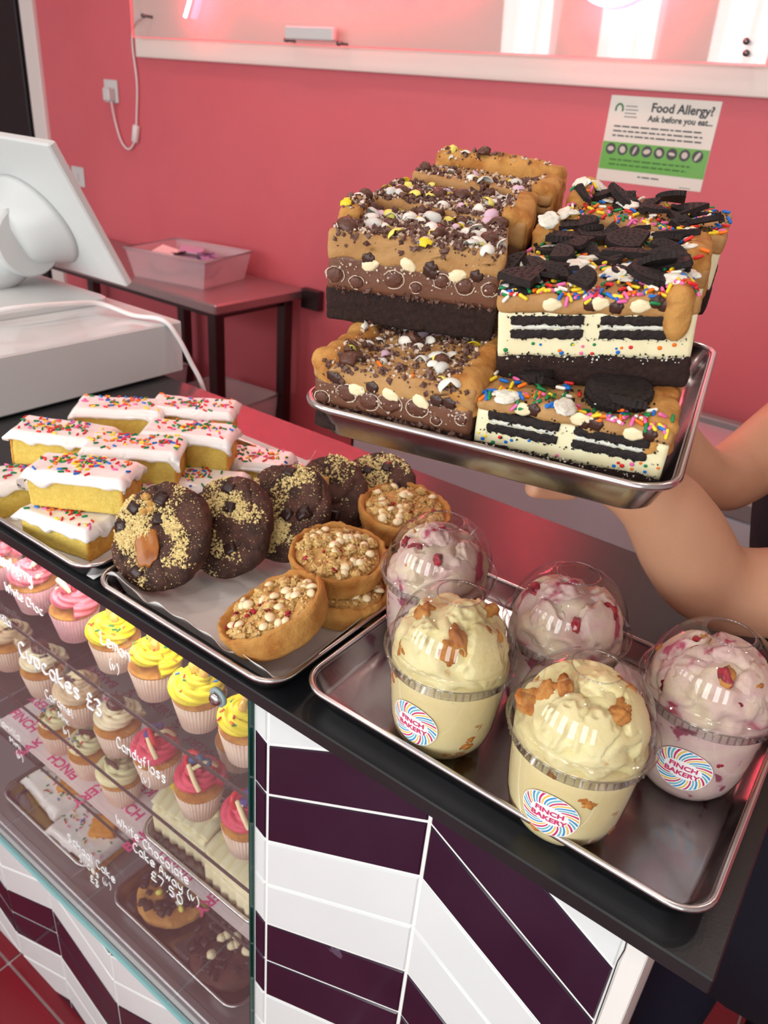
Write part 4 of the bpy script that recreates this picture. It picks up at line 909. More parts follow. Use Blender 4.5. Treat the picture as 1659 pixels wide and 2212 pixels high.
for i, (x, k, l) in enumerate(((-.690, 'choc', 'cream frosted cupcake topped by a big chocolate ball, next to a hot pink one'), (-.775, 'whirl', 'cream frosted cupcake with white chocolate behind the pen word Caramel'), (-.862, 'choc', 'cream frosted cupcake with dark chocolate chunk, left of the word Cupcakes'), (-.95, 'whirl', 'beige frosted cupcake at the left edge of the middle shelf'))): cupcake(k, l, x, fy, s2, 100+i, 'cream cupcakes on the middle shelf')
for i, x in enumerate((-.46, -.55)): cupcake('candy', 'hot pink cupcake in the back row of the middle shelf, %s' % ('right one', 'left one')[i], x, fy+.085, s2, 110+i, 'hot pink cupcakes in the back row')
for i, (x, l) in enumerate(((-.702, 'vanilla cupcake with plain pale swirl, lowest on the printed paper'), (-.775, 'vanilla cupcake with sprinkles, middle one on the printed paper'), (-.850, 'vanilla cupcake at the left end of the printed paper'))): cupcake('mini', l, x, fy+.004, s3, 120+i+(i == 2), 'vanilla cupcakes on the lowest shelf')
# printed paper on the lowest glass shelf
t = thing('printed_paper', 'pale paper printed with pink lettering lying on the lowest glass shelf', 'paper', (-.68, .5, Wz(s3)))
mb = MB(); mb.box(-.29, .279, -.098, .12, .0002, .0006); mb.build('paper_sheet', mat('greaseproof', (232, 216, 220), .6), t, smooth=False)
M_print = mat('pink_print', (220, 74, 138), .5); R = random.Random(8); mb = MB()
for i in range(9):
    for j in range(4):
        vs, fs = text_mesh(('FINCH', 'BAKERY')[(i+j) % 2], .022, .0001, .0006); mb.add(vs, fs, T(-.26+i*.064, -.075+j*.052, .0008) @ Matrix.Rotation(((i+2*j) % 4)*pi/2, 4, 'Z'))
mb.build('print_lettering', M_print, t, smooth=False)
# cream slices on a tray on the lowest shelf
tray('narrow tray with pale cream slices on the lowest glass shelf', (-.515, .475, Wz(s3)+.0012), (0, 0, 0), .235, .135, .018)
M_wc = mat('cream_slice', (246, 236, 200), .6, c2=(240, 228, 188), sc=50, sss=.2, bump=.6, bsc=120)
EGC = dict(white=(236, 232, 222), pink=(222, 186, 206), yellow=(238, 226, 110), lemon=(232, 206, 40), speck=(214, 212, 206))
EGM = {k: mat('egg_shell_'+k, v, .4) for k, v in EGC.items()}
for i, (x, y, rz) in enumerate(((-.575, .462, .05), (-.462, .450, -.05))):
    t = thing('cream_slice', ('pale cream topped slice on the lowest shelf, left one of the tray', 'pale cream topped slice on the lowest shelf by the green glass edge')[i], 'cake', (x, y, Wz(s3)+.0035), (0, 0, rz), 'cream slices on the lowest shelf')
    vs, fs = rbox(.102, .062, .036, .004, .004, lambda p, n: p+n*(.001*fr(p, 60, i, 3)+(.0022*sin(p.x*420) if p.y < -.028 else 0))); mb = MB(); mb.add(vs, fs); mb.build('slice_body', M_wc, t)
    vs, fs = rbox(.100, .062, .014, .005, .003, lambda p, n: p+Vector((0, 0, .003*sin(p.x*260)*(p.z > .006)+.0016*fr(p, 90, i, 3)))); mb = MB(); mb.add(vs, fs, T(0, 0, .033)); mb.build('cream_top', M_wc, t)
    for k in range(7): mb = MB(); mb.tube(bez([(-.045+.015*k, .024, .046), (-.045+.015*k, .0, .056), (-.045+.015*k, -.026, .047)], 6), [.0085]*13, 10); mb.build('cream_ruffle', M_wc, t)
    for k in range(4): mb = lump(.010, .008, .008, 7, .08, 2, k, T(-.036+.024*k, .004, .066)); mb.build('egg_piece', (EGM['lemon'], M_wcho, EGM['pink'], M_wcho)[k], t)
# bottom deck trays
DK = Wz(-1.166)+.0005
tray('tray of school cake slices on the steel deck at the cabinet bottom', (-.935, .545, DK), (0, 0, 0), .262, .25)
tray('tray with the two big cookies on the steel deck at the cabinet bottom', (-.600, .548, DK), (0, 0, 0), .29, .262)
M_ob = mat('orange_biscuit', (222, 150, 44), .6, c2=(206, 130, 34), sc=80, bump=.6, bsc=200)
for i, (x, y, rz, l) in enumerate(((-.985, .492, -.10, 'school cake slice with an orange biscuit, upper left in the bottom tray'), (-.862, .468, .06, 'school cake slice with an orange biscuit, nearest the front of the bottom tray'), (-.862, .565, .2, 'school cake slice at the back right of the bottom tray'))):
    q = sponge_slice(l, (x, y, DK+.002), rz, 130+i, n=38, sz=(.115, .072, .030), group='school cake slices')
    if i < 2:
        vs, fs = rbox(.046, .038, .016, .004, .003, lambda p, n: p+n*.0006*sin(p.x*900)); mb = MB(); mb.add(vs, fs, T(.022, .018, .035) @ Matrix.Rotation(.3, 4, 'X') @ Matrix.Rotation(.5, 4, 'Z')); mb.build('orange_biscuit', M_ob, q)
M_tan = mat('tan_cookie', (214, 158, 84), .75, c2=(190, 130, 62), sc=40, bump=1.2, bsc=160)
def big_cookie(label, x, y, r, seed, body, kind):
    R = random.Random(seed); t = thing('cookie', label, 'cookie', (x, y, DK+.018), (0, 0, 0)); vs, fs = disc_vs(r, .03, seed, .002, 34, .0008); mb = MB(); mb.add(vs, fs); mb.build('cookie_body', body, t); tree = bvh(vs, fs)
    for i in range(42):
        a = R.uniform(0, 6.28); q = r*.86*sqrt(R.random()); hit, nn, _, _ = tree.ray_cast(Vector((q*cos(a)-.008, q*sin(a), .3)), Vector((0, 0, -1)))
        inst('chocolate_chunk', CHK[i % 3], t, Matrix.Translation(hit-nn*.001) @ align(nn, R) @ Matrix.Rotation(R.uniform(-.4, .4), 4, 'X') @ Matrix.Scale(R.uniform(.7, 1.2), 4))
    for i in range(8):
        a = R.uniform(0, 6.28); q = r*.7*sqrt(R.random()); hit, nn, _, _ = tree.ray_cast(Vector((q*cos(a), q*sin(a), .3)), Vector((0, 0, -1)))
        if kind: inst('white_chip', WCHIP, t, Matrix.Translation(hit+nn*.003) @ align(nn, R) @ Matrix.Scale(1.5, 4))
        else: mb = lump(.006, .0045, .0045, 6, .05, 2, i, Matrix.Translation(hit+nn*.003) @ align(nn, R)); mb.build('candy_egg', EGM[('white', 'pink', 'yellow', 'speck')[i % 4]], t)
big_cookie('large tan cookie with chocolate chunks and candy eggs in the bottom tray', -.668, .492, .060, 141, M_tan, 0)
big_cookie('large dark chocolate cookie with white chips beside the tan one', -.532, .478, .058, 142, mat('brown_cookie', (92, 52, 44), .7, c2=(70, 38, 32), sc=60, bump=1.4, bsc=120), 1)

# ================================================================== TILL
t = thing('cash_drawer', 'glossy white cash drawer box standing at the back of the worktop', 'till drawer', (-1.27, .69, TZ))
mb = MB(); mb.box(-1.49, -1.0645, .49, .888, TZ+.003, Wz(-.365), .003); mb.build('drawer_case', M_gloss, t, smooth=False, rel=True)
mb = MB(); mb.box(-1.46, -1.09, .884, .892, TZ+.012, Wz(-.38), .002); mb.build('drawer_front', M_gloss, t, smooth=False, rel=True)
for (x, y) in ((-1.45, .53), (-1.11, .53), (-1.45, .84), (-1.11, .84)):
    mb = MB(); mb.lathe([(0, 0), (.01, 0), (.01, .004), (0, .004)], 12, T(x, y, TZ)); mb.build('rubber_foot', M_dark, t, rel=True)
t = thing('till_screen', 'white touch till with a tilted square screen on a curved stand, seen from behind', 'till', (-1.36, .75, Wz(-.365)))
mb = MB(); PL = []
def rr2(x0, x1, y0, y1, r, z, n=6):
    return [(p[0]+(x0+x1)/2, p[1]+(y0+y1)/2, z) for p in rrect(x1-x0, y1-y0, r, 0, n)]
L_ = [rr2(-1.50, -1.235, .58, .865, .02, Wz(-.3645)), rr2(-1.50, -1.235, .58, .865, .02, Wz(-.355)), rr2(-1.495, -1.24, .585, .86, .017, Wz(-.352))]
vs = [p for l_ in L_ for p in l_]; n = len(L_[0]); fs = [(k*n+i, k*n+(i+1) % n, (k+1)*n+(i+1) % n, (k+1)*n+i) for k in range(2) for i in range(n)]+[tuple(range(n))[::-1], tuple(2*n+i for i in range(n))]
mb.add(vs, fs); mb.build('base_plate', M_matw, t, smooth=False, rel=True)
mb = MB(); mb.box(-1.2352, -1.2345, .64, .646, Wz(-.361), Wz(-.358)); mb.build('base_port', M_dark, t, smooth=False, rel=True)
# screen: bottom edge at y .878 z -.332, top edge at y .752 z -.097, faces the cashier
B0 = Vector((0, .878, Wz(-.332))); B1 = Vector((0, .752, Wz(-.097))); up_ = (B1-B0).normalized(); nb = Vector((0, -up_.z, up_.y)); nb = nb if nb.y < 0 else -nb
xa, xb = -1.575, -1.20; th = .016; hh = (B1-B0).length
def sp(x, v, w_): q = B0+up_*v-nb*w_; return (x, q.y, q.z)
mb = MB(); Ms = Matrix(((1, 0, 0, 0), (0, up_.y, -nb.y, 0), (0, up_.z, -nb.z, 0), (0, 0, 0, 1))); Ms = T(0, B0.y, B0.z) @ Ms
mb.box(xa, xb, 0, hh, 0, th, .003, Ms); mb.build('screen_housing', M_matw, t, smooth=False, rel=True)
mb = MB(); mb.box(xa+.012, xb-.012, .012, hh-.012, th, th+.0015, 0, Ms); mb.build('screen_glass', M_dark, t, smooth=False, rel=True)
hub = Vector(sp(-1.40, hh*.42, -.028))
mb = MB(); mb.lathe([(.0, -.05), (.060, -.05), (.064, -.046), (.064, .046), (.060, .05), (0, .05)], 48, T(-1.40, hub.y-.01, hub.z-.02) @ Matrix.Rotation(pi/2, 4, 'Y')); mb.build('hinge_drum', M_matw, t, rel=True, angle=40)
mb = MB(); cc = sp(-1.385, hh*.40, 0); Mc = Matrix.Translation(cc) @ Matrix(((1, 0, 0, 0), (0, up_.y, nb.y, 0), (0, up_.z, nb.z, 0), (0, 0, 0, 1)))
mb.lathe([(.105, -.001), (.100, .010), (.082, .030), (.068, .055), (.050, .066), (0, .068)], 48, Mc @ Matrix.Diagonal((1, .85, 1, 1))); mb.build('rear_cover', M_matw, t, rel=True)
mb = MB(); mb.tube(bez([(-1.395, hub.y-.012, hub.z-.03), (-1.40, hub.y-.02, hub.z-.075), (-1.405, .70, Wz(-.35))], 8), .026, 24); mb.build('stand_column', M_gloss, t, rel=True)
t = thing('till_cable', 'thick white cable running from the till over the drawer and down behind the worktop', 'cable', (-1.1, .8, Wz(-.35)))
mb = MB(); mb.tube(bez([(-1.36, .55, Wz(-.349)), (-1.24, .58, Wz(-.350)), (-1.19, .65, Wz(-.335)), (-1.18, .74, Wz(-.338)), (-1.175, .80, Wz(-.345)), (-1.125, .83, Wz(-.359)), (-1.07, .85, Wz(-.359)), (-1.048, .862, Wz(-.385)), (-1.03, .875, Wz(-.43)), (-1.01, .885, Wz(-.48)), (-1.0, .90, Wz(-.60))], 8), .0042, 8); mb.build('cord', M_cable, t, rel=True)

# ================================================================== HELD TRAY WITH STUFFED BROWNIE BARS
def pose(pos, y, p, r):
    return T(pos[0], pos[1], Wz(pos[2])) @ Matrix.Rotation(radians(y), 4, 'Z') @ Matrix.Rotation(radians(p), 4, 'X') @ Matrix.Rotation(radians(r), 4, 'Y')
TP = pose((-.330, .366, -.2055), 11.5, 2.2, 0)
ht_ = tray('small aluminium tray held up in the air, piled with stuffed brownie bars', (0, 0, 0), (0, 0, 0), .254, .330, .025)
ht_.matrix_world = TP @ T(.254/2, .330/2, 0)
M_brow = mat('brownie_dark', (58, 33, 27), .75, c2=(42, 22, 18), c3=(14, 7, 6), sc=260, lo=.35, hi=.6, det=7, c3p=.66, w3=.03, bump=3.2, bsc=190, bdet=9)
M_milk = mat('milk_filling', (116, 74, 54), .42, c2=(108, 68, 50), sc=30, bump=.4, bsc=120, sss=.1)
M_wfil = mat('white_filling', (244, 234, 196), .45, c2=(240, 228, 186), sc=40, bump=.35, bsc=150, sss=.25, sr=.004)
M_doug = mat('cookie_dough', (190, 146, 92), .6, c2=(172, 124, 72), sc=38, lo=.35, hi=.7, bump=1, bsc=130, sss=.15, sr=.003)
M_gold = mat('golden_crust', (206, 150, 80), .75, c2=(180, 116, 52), c3=(226, 172, 96), sc=50, c3p=.66, w3=.08, bump=1.8, bsc=170, bdet=8)
M_wafer = mat('cocoa_wafer', (32, 22, 22), .65, c2=(42, 30, 29), sc=160, bump=1, bsc=500)
M_wcr = mat('wafer_cream', (240, 236, 222), .5, c2=(226, 220, 206), sc=120, bump=.8, bsc=300, sss=.2)
M_chop = mat('chopped_chocolate', (88, 56, 46), .6, c2=(120, 88, 78), sc=300); M_flake = mat('pale_flakes', (216, 196, 178), .7)
M_brin = mat('egg_inside', (92, 56, 44), .4)
def cap(rx, ry, rz, t0, m, seed, th=.0009):
    R = random.Random(seed); mb = MB(); vs = []; n = 14; k = 5; lim = [radians(t0)*(1+.25*sin(3*a+seed)+.15*sin(7*a+seed*2)) for a in [2*pi*j/n for j in range(n)]]
    for s_ in (1, 1-th/rx):
        for i in range(k+1):
            for j in range(n):
                a = 2*pi*j/n; e = lim[j]*i/k; vs.append((rx*s_*sin(e)*cos(a), ry*s_*sin(e)*sin(a), rz*s_*(cos(e)-.3)))
    fs = []; o = (k+1)*n
    for i in range(k):
        for j in range(n):
            jj = (j+1) % n; fs.append((i*n+j, i*n+jj, (i+1)*n+jj, (i+1)*n+j)); fs.append((o+i*n+j, o+(i+1)*n+j, o+(i+1)*n+jj, o+i*n+jj))
    for j in range(n): jj = (j+1) % n; fs.append((k*n+j, k*n+jj, o+k*n+jj, o+k*n+j))
    mb.add(vs, fs); return mb
SHELLS = [mesh_only(cap(.008, .0065, .0062, a, None, i), 'egg_shell_piece', EGM[c]) for i, (a, c) in enumerate(((62, 'white'), (50, 'pink'), (55, 'yellow'), (85, 'speck'), (45, 'lemon'), (70, 'pink'), (95, 'white')))]
HALF = [mesh_only(cap(.0078, .0066, .0062, 100, None, 20), 'egg_half', M_brin)]
def wafer(seed, r=.0205, th=.0050, cut=None):
    R = random.Random(seed); n = 72; pts = [((r*(1+(.022 if i % 2 else -.022)))*cos(2*pi*i/n), (r*(1+(.022 if i % 2 else -.022)))*sin(2*pi*i/n)) for i in range(n)]
    def cl(P):
        for (a, d) in (cut or []):
            P = clip(P, cos(a), sin(a), d)
            P = [(x+(.0007*noise.noise(Vector((x*900, y*900, seed))) if cos(a)*x+sin(a)*y > d-1e-4 else 0), y+(.0007*noise.noise(Vector((y*900, x*900, seed+5))) if cos(a)*x+sin(a)*y > d-1e-4 else 0)) for x, y in P]
        return P
    mb = MB()
    for k, z0, z1 in ((1, 0, th*.8), (.955, th*.8, th)):
        P = cl([(x*k, y*k) for x, y in pts]); m = len(P)
        mb.add([(x, y, z0) for x, y in P]+[(x, y, z1) for x, y in P], [tuple(range(m))[::-1], tuple(range(m, 2*m))]+[(i, (i+1) % m, m+(i+1) % m, m+i) for i in range(m)])
    for ring in range(3):
        rr = r*(.2+.27*ring); q = 5+7*ring
        for i in range(q):
            a = 2*pi*i/q; x, y = rr*cos(a), rr*sin(a)
            if all(cos(c)*x+sin(c)*y < d-.002 for c, d in (cut or [])): mb.box(x-.0011, x+.0011, y-.0005, y+.0005, th, th+.0004, 0, Matrix.Identity(4))
    return mesh_only(mb, 'wafer_piece', M_wafer, False)
WAF = [wafer(i, cut=c) for i, c in enumerate((None, [(0, .004)], [(.4, 0.)], [(0, .008), (2.0, .006)], [(1, -.002), (2.6, .009)], [(0, .003), (1.6, .003)], [(.3, -.004), (3.6, .016)], [(0, .012)]))]
CREAM = [mesh_only(lump(.009, .0065, .0022, 9, .2, 1.8, i), 'cream_smear', M_wcr) for i in range(3)]
mb = lump(.0062, .0016, .0042, 7, .12, 2, 3); OVAL = mesh_only(mb, 'white_chip', M_wchip)
mb = lump(.0046, .0014, .004, 7, .2, 2, 5); CHIPD = mesh_only(mb, 'chocolate_chip', mat('dark_chip', (66, 38, 30), .35))
DOTS = {k: mesh_only(lump(.0014, .0005, .0013, 4, .1, 2, 1), 'sprinkle_dot', SPM[k]) for k in SPC}
def bar(label, M, dims, kind, seed, crust='', npc=14, nsp=70, front=True, ncr=700, spm=False, full=None):
    R = random.Random(seed); W_, D_, H_ = dims
    t = thing('stuffed_brownie_bar', label, 'brownie'); t.matrix_world = M; t['group'] = 'stuffed brownie bars piled on the held tray'
    C = T(W_/2, D_/2, 0)
    hb = H_*(.40 if kind == 'egg' else .36)
    def d0(p, n): return p+n*(.0010*fr(p, 220, seed, 4)+.0010*ns(p, 45, seed))
    vs, fs = rbox(W_, D_, hb, .0028, .003, lambda p, n: d0(p, n)+Vector((0, 0, .0022*ns((p.x, p.y, 0), 28, seed)*(p.z/hb)))); mb = MB(); mb.add(vs, fs, C); mb.build('brownie_base', M_brow, t)
    hm = H_*(.40 if kind == 'egg' else .52)
    vs, fs = rbox(W_-.0012, D_-.0012, hm, .0015, .0033, lambda p, n: p+n*(.0004*ns(p, 60, seed+2))); mb = MB(); mb.add(vs, fs, C @ T(0, 0, hb-.002)); mb.build('chocolate_filling' if kind == 'egg' else 'white_chocolate_filling', M_milk if kind == 'egg' else M_wfil, t)
    zd = H_*(.67 if kind == 'egg' else .80); hd = H_-zd
    def d2(p, n): return p+n*(.0008*fr(p, 110, seed+5, 4))+Vector((0, 0, ((.0058 if kind == 'egg' else .0040)*ns((p.x, p.y, 0), 62, seed+6)+(.0015 if kind == 'egg' else 0) if p.z < hd*.5 else .0030*fr((p.x, p.y, 0), 45, seed+7, 4))))
    vs, fs = rbox(W_+.0008, D_+.0006, hd, .003, .0028, d2); MD = C @ T(0, 0, zd); mb = MB(); mb.add(vs, fs, MD); mb.build('cookie_dough_layer', M_doug, t)
    vt = [MD @ Vector(v) for v in vs]; allv = list(vt); allf = list(fs)
    for c in crust:
        L_ = D_ if c in 'LR' else W_; wd = .022 if c in 'RLB' else .016
        def dc(p, n): return p+n*(.0020*fr(p, 80, seed+9, 4)+.0022*ns(p, 40, seed))+Vector((0, 0, .006*ns((p.y, p.x, 0), 30, seed+3)*(p.z > .01)))
        vs, fs = rbox(wd, L_*.98, H_*.56, .008, .0027, dc)
        Mc = {'R': T(W_-wd/2+.002, D_/2, H_*.56), 'L': T(wd/2-.002, D_/2, H_*.56), 'B': T(W_/2, D_-wd/2+.002, H_*.68) @ Matrix.Rotation(pi/2, 4, 'Z'), 'b': T(W_*.72, D_-wd/2+.002, H_*.60) @ Matrix.Rotation(pi/2, 4, 'Z') @ Matrix.Diagonal((1, .5, 1, 1)), 'l': T(wd/2-.001, D_*.72, H_*.60) @ Matrix.Diagonal((1, .45, 1, 1)), 'r': T(W_-wd/2-.0035, D_*.56, H_*.53) @ Matrix.Diagonal((1, .84, 1.0, 1))}[c]
        mb = MB(); mb.add(vs, fs, Mc); mb.build('golden_crust_edge', M_gold, t)
        k0 = len(allv); allv += [Mc @ Vector(v) for v in vs]; allf += [tuple(i+k0 for i in f) for f in fs]
    tree = bvh(allv, allf)
    xl = .012 if ('L' in crust) else .002; xr = W_-(.013 if 'R' in crust else .002); yb = D_-(.012 if 'B' in crust else .003)
    def reg(R): return R.uniform(xl, xr), R.uniform(.001, yb)
    def put(name, me, sc, off=0, tip=.5, loc=None, spin=None):
        x, y = loc or reg(R); hit, nn, _, _ = tree.ray_cast(Vector((x, y, .3)), Vector((0, 0, -1)))
        if hit is None: return
        if nn.z < 0: nn = -nn
        nn = (nn+Vector((0, 0, 1))).normalized()
        return inst(name, me, t, Matrix.Translation(hit+nn*off) @ align(nn, R) @ Matrix.Rotation(R.uniform(-tip, tip), 4, 'X') @ Matrix.Scale(sc, 4))
    if kind == 'egg':
        crumbs('chopped_chocolate', M_chop, t, tree, ncr, reg, R, .0009, .0034); crumbs('pale_flakes', M_flake, t, tree, int(ncr*1.3), reg, R, .0005, .0022)
        for i in range(npc*3): put('egg_shell_piece', SHELLS[R.choice((0, 1, 2, 3, 3, 4, 5, 6, 0))], R.uniform(.35, 1.05), .001, 1.4)
        for i in range(npc//2): put('egg_half', HALF[0], R.uniform(.8, 1.15), .002, 3.)
        if nsp: sprinkles(t, tree, nsp, reg, R, colors=['yellow', 'orange'])
        if front:
            for i in range(7):
                x = W_*(.08+.84*i/6)+R.uniform(-.006, .006); z = zd-.003-R.uniform(-.002, .009); rr = R.uniform(.0035, .0085); a0 = R.uniform(0, 6)
                mb = MB(); mb.tube([(x+rr*cos(a0+a)*1.05, .0002, z+rr*sin(a0+a)*(.9)) for a in [R.uniform(3.8, 5.6)*k/16 for k in range(17)]], [.0003+.0004*abs(noise.noise(Vector((k*.7, i, seed)))) for k in range(17)], 6); mb.build('egg_shell_ring', M_flake, t)
                mb = lump(rr*.8, .0011, rr*.75, 7, .15, 2, i, T(x, .0002, z)); mb.build('chocolate_egg_cut', mat('egg_cut', (98, 58, 44), .45, bump=.6, bsc=200), t)
            face_bits('pale_flakes', M_flake, t, 0, 150, (.004, W_-.004), lambda x, R: zd+R.gauss(-.002, .0045), R, .0003, .0013)
            face_bits('chopped_chocolate', M_chop, t, 0, 150, (.004, W_-.004), lambda x, R: (hb-.001+R.gauss(0, .0012)) if R.random() < .5 else H_+.001-abs(R.gauss(0, .005)), R, .0006, .0032)
            for i in range(3): inst('white_chip', OVAL, t, T(W_*(.26+.22*i)+R.uniform(-.006, .006), .0001, zd+.003+R.uniform(-.002, .004)) @ Matrix.Rotation(R.uniform(-.4, .6), 4, 'Y'))
            for i in range(5): inst('chocolate_chip', CHIPD, t, T(W_*R.uniform(.1, .9), -.0001, zd+R.uniform(.001, .008)))
    else:
        for i in range(npc):
            cx, cy = reg(R)
            mt_ = put('wafer_piece', WAF[R.randrange(1, 8)], R.uniform(.55, .98), .0008+.0020*(i % 3), .5, (min(max(cx, xl+.012), xr-.012), min(max(cy, .012), yb-.008)))
        for i in range(npc//2+2): put('cream_smear', CREAM[i % 3], R.uniform(.5, 1.05), .002+.001*(i % 2), .4)
        crumbs('cocoa_crumbs', M_wafer, t, tree, ncr//3, reg, R, .0006, .0022)
        sprinkles(t, tree, nsp, reg, R, off=.0018)
        sprinkles(t, tree, nsp//2, lambda R: (R.uniform(xl, W_-.002), abs(R.gauss(0, .008))), R, off=.001)
        if front:
            for i, xc in enumerate((W_*.26, W_*.71)):
                zc = H_*.60-.0032; L_ = W_*.19
                for dz in (0, .0088):
                    def dw(p, n): return p+n*(.0012*fr(p, 420, seed+i, 3))
                    vs, fs = rbox(L_*2, .024, .0062, .0012, .0016, dw); mb = MB(); mb.add(vs, fs, T(xc, .0115, zc+dz)); mb.build('cut_wafer', M_wafer, t)
                vs, fs = rbox(L_*1.86, .022, .0034, .001, .0022, lambda p, n: p+n*.0006*fr(p, 300, seed, 3)); mb = MB(); mb.add(vs, fs, T(xc, .0112, zc+.0059)); mb.build('wafer_cream', M_wcr, t)
            for i in range(18):
                x = W_*R.uniform(.03, .97); z = H_*R.uniform(.38, .52); inst('sprinkle_dot', DOTS[R.choice(list(SPC)[:6])], t, T(x, .0004, z) @ Matrix.Scale(R.uniform(.6, 1.1), 4))
            face_bits('cocoa_crumbs', M_wafer, t, 0, 260, (.004, W_-.004), lambda x, R: R.choice((H_*.60-.0032, H_*.60+.0118, H_*.60+.006, hb, hb))+R.gauss(0, .0009), R, .0003, .0011)
            face_bits('cream_crumbs', M_wcr, t, 0, 60, (.004, W_-.004), lambda x, R: hb-abs(R.gauss(0, .0018)), R, .0003, .0012)
            for i in range(3): inst('white_chip', OVAL, t, T(W_*(.25+.25*i)+R.uniform(-.008, .008), -.0001, zd+.005+R.uniform(-.001, .003)))
            for i in range(4): inst('chocolate_chip', CHIPD, t, T(W_*R.uniform(.1, .9), -.0001, zd+R.uniform(.002, .009)))
    for (x, y, rz, tl_) in (full or []):
        for dz, me in ((0, WAF[0]), (.0058, WAF[0])): inst('whole_wafer', me, t, T(x, y, H_-.001) @ Matrix.Rotation(tl_, 4, 'X') @ Matrix.Rotation(rz, 4, 'Z') @ T(0, 0, dz))
        inst('cream_smear', CREAM[0], t, T(x, y, H_-.001) @ Matrix.Rotation(tl_, 4, 'X') @ T(0, 0, .0045) @ Matrix.Scale(1.5, 4))
    return t
P_LL = pose((-.3205, .3785, -.2015), 14, 5, 0); P_LR = pose((-.2115, .4090, -.2025), 17, 6, 0)
P_UL = pose((-.3473, .4176, -.138), 28.5, 5, 1.4); P_UR = pose((-.2167, .4398, -.157), 26, 7, -7)
bar('bottom front brownie bar with milk chocolate filling, left side of the held tray', P_LL, (.112, .105, .050), 'egg', 201, 'LR', 10, 4, ncr=500)
bar('bottom front brownie bar with white filling and sandwich cookies, right side of the held tray', P_LR, (.118, .105, .048), 'sandwich', 202, 'R', 12, 140, full=((.082, .034, .4, .12),))
bar('bottom layer brownie bar behind the milk chocolate front one', P_LL @ T(.0, .108, 0), (.112, .10, .050), 'egg', 203, '', 2, 0, front=False, ncr=30)
bar('bottom layer brownie bar behind the white filled front one', P_LR @ T(.0, .108, 0), (.118, .10, .048), 'sandwich', 204, 'R', 2, 8, front=False, ncr=30)
bar('top front left brownie bar with thick milk chocolate middle and candy egg rubble', P_UL, (.120, .088, .0615), 'egg', 205, 'l', 18, 0, ncr=1100)
bar('top front right brownie bar with two cut sandwich cookies and rainbow sprinkles', P_UR, (.120, .078, .059), 'sandwich', 206, 'r', 26, 190)
bar('second top left brownie bar, egg rubble with a crust end on its right', P_UL @ T(.012, .092, .004) @ Matrix.Rotation(radians(-6), 4, 'Z'), (.122, .085, .0635), 'egg', 207, 'R', 16, 0, front=False, ncr=1000)
bar('second top right brownie bar with crust corners and many dark wafer pieces', P_UR @ T(.010, .082, .002) @ Matrix.Rotation(radians(-8), 4, 'Z') @ Matrix.Rotation(radians(3), 4, 'Y'), (.122, .08, .060), 'sandwich', 208, 'Rl', 20, 110, front=False)
bar('rearmost top left brownie bar with tall plain golden crust along its back', P_UL @ T(.034, .185, .010) @ Matrix.Rotation(radians(-12), 4, 'Z'), (.122, .08, .0635), 'egg', 209, 'RB', 4, 0, front=False, ncr=260)
bar('rearmost top right brownie bar with a whole dark wafer and crust on its left', P_UR @ T(.030, .168, .010) @ Matrix.Rotation(radians(-13), 4, 'Z') @ Matrix.Rotation(radians(6), 4, 'Y'), (.124, .08, .060), 'sandwich', 210, 'l', 14, 110, front=False)

# ================================================================== PERSON
M_skin = mat('skin', (202, 152, 122), .5, c2=(194, 142, 112), sc=9, sss=.25, sr=.008, bump=.15, bsc=250)
def skinned(name, m, chains, parent=None, sub=2):
    """chains: lists of (x,y,z,r) in world space; a chain starting with an int continues from that vertex"""
    vs = []; es = []; rs = []; roots = []
    for ch in chains:
        prev = None
        if isinstance(ch[0], int): prev = ch[0]; ch = ch[1:]
        else: roots.append(len(vs))
        for (x, y, z, r) in ch:
            vs.append((x, y, z)); rs.append(r)
            if prev is not None: es.append((prev, len(vs)-1))
            prev = len(vs)-1
    me = bpy.data.meshes.new(name); off = parent.location if parent else Vector((0, 0, 0)); me.from_pydata([Vector(v)-off for v in vs], es, []); me.materials.append(m)
    o = bpy.data.objects.new(name, me); COL.objects.link(o)
    if parent: o.parent = parent
    md = o.modifiers.new('skin', 'SKIN'); md.use_smooth_shade = True; sl = me.skin_vertices[0].data if me.skin_vertices else None
    if sl is None: me.attributes; 
    for i, r in enumerate(rs):
        q = r if isinstance(r, tuple) else (r, r); me.skin_vertices[0].data[i].radius = q; me.skin_vertices[0].data[i].use_root = i in roots
    s_ = o.modifiers.new('sub', 'SUBSURF'); s_.levels = sub; s_.render_levels = sub
    return o
px, py = .10, 1.06                  # pelvis, standing behind the worktop
pr_ = thing('person', 'person in a black top leaning over the worktop and holding up the brownie tray', 'person', (px, py, 0))
def pv(x, y, z, r): return (x, y, z+CH, r)
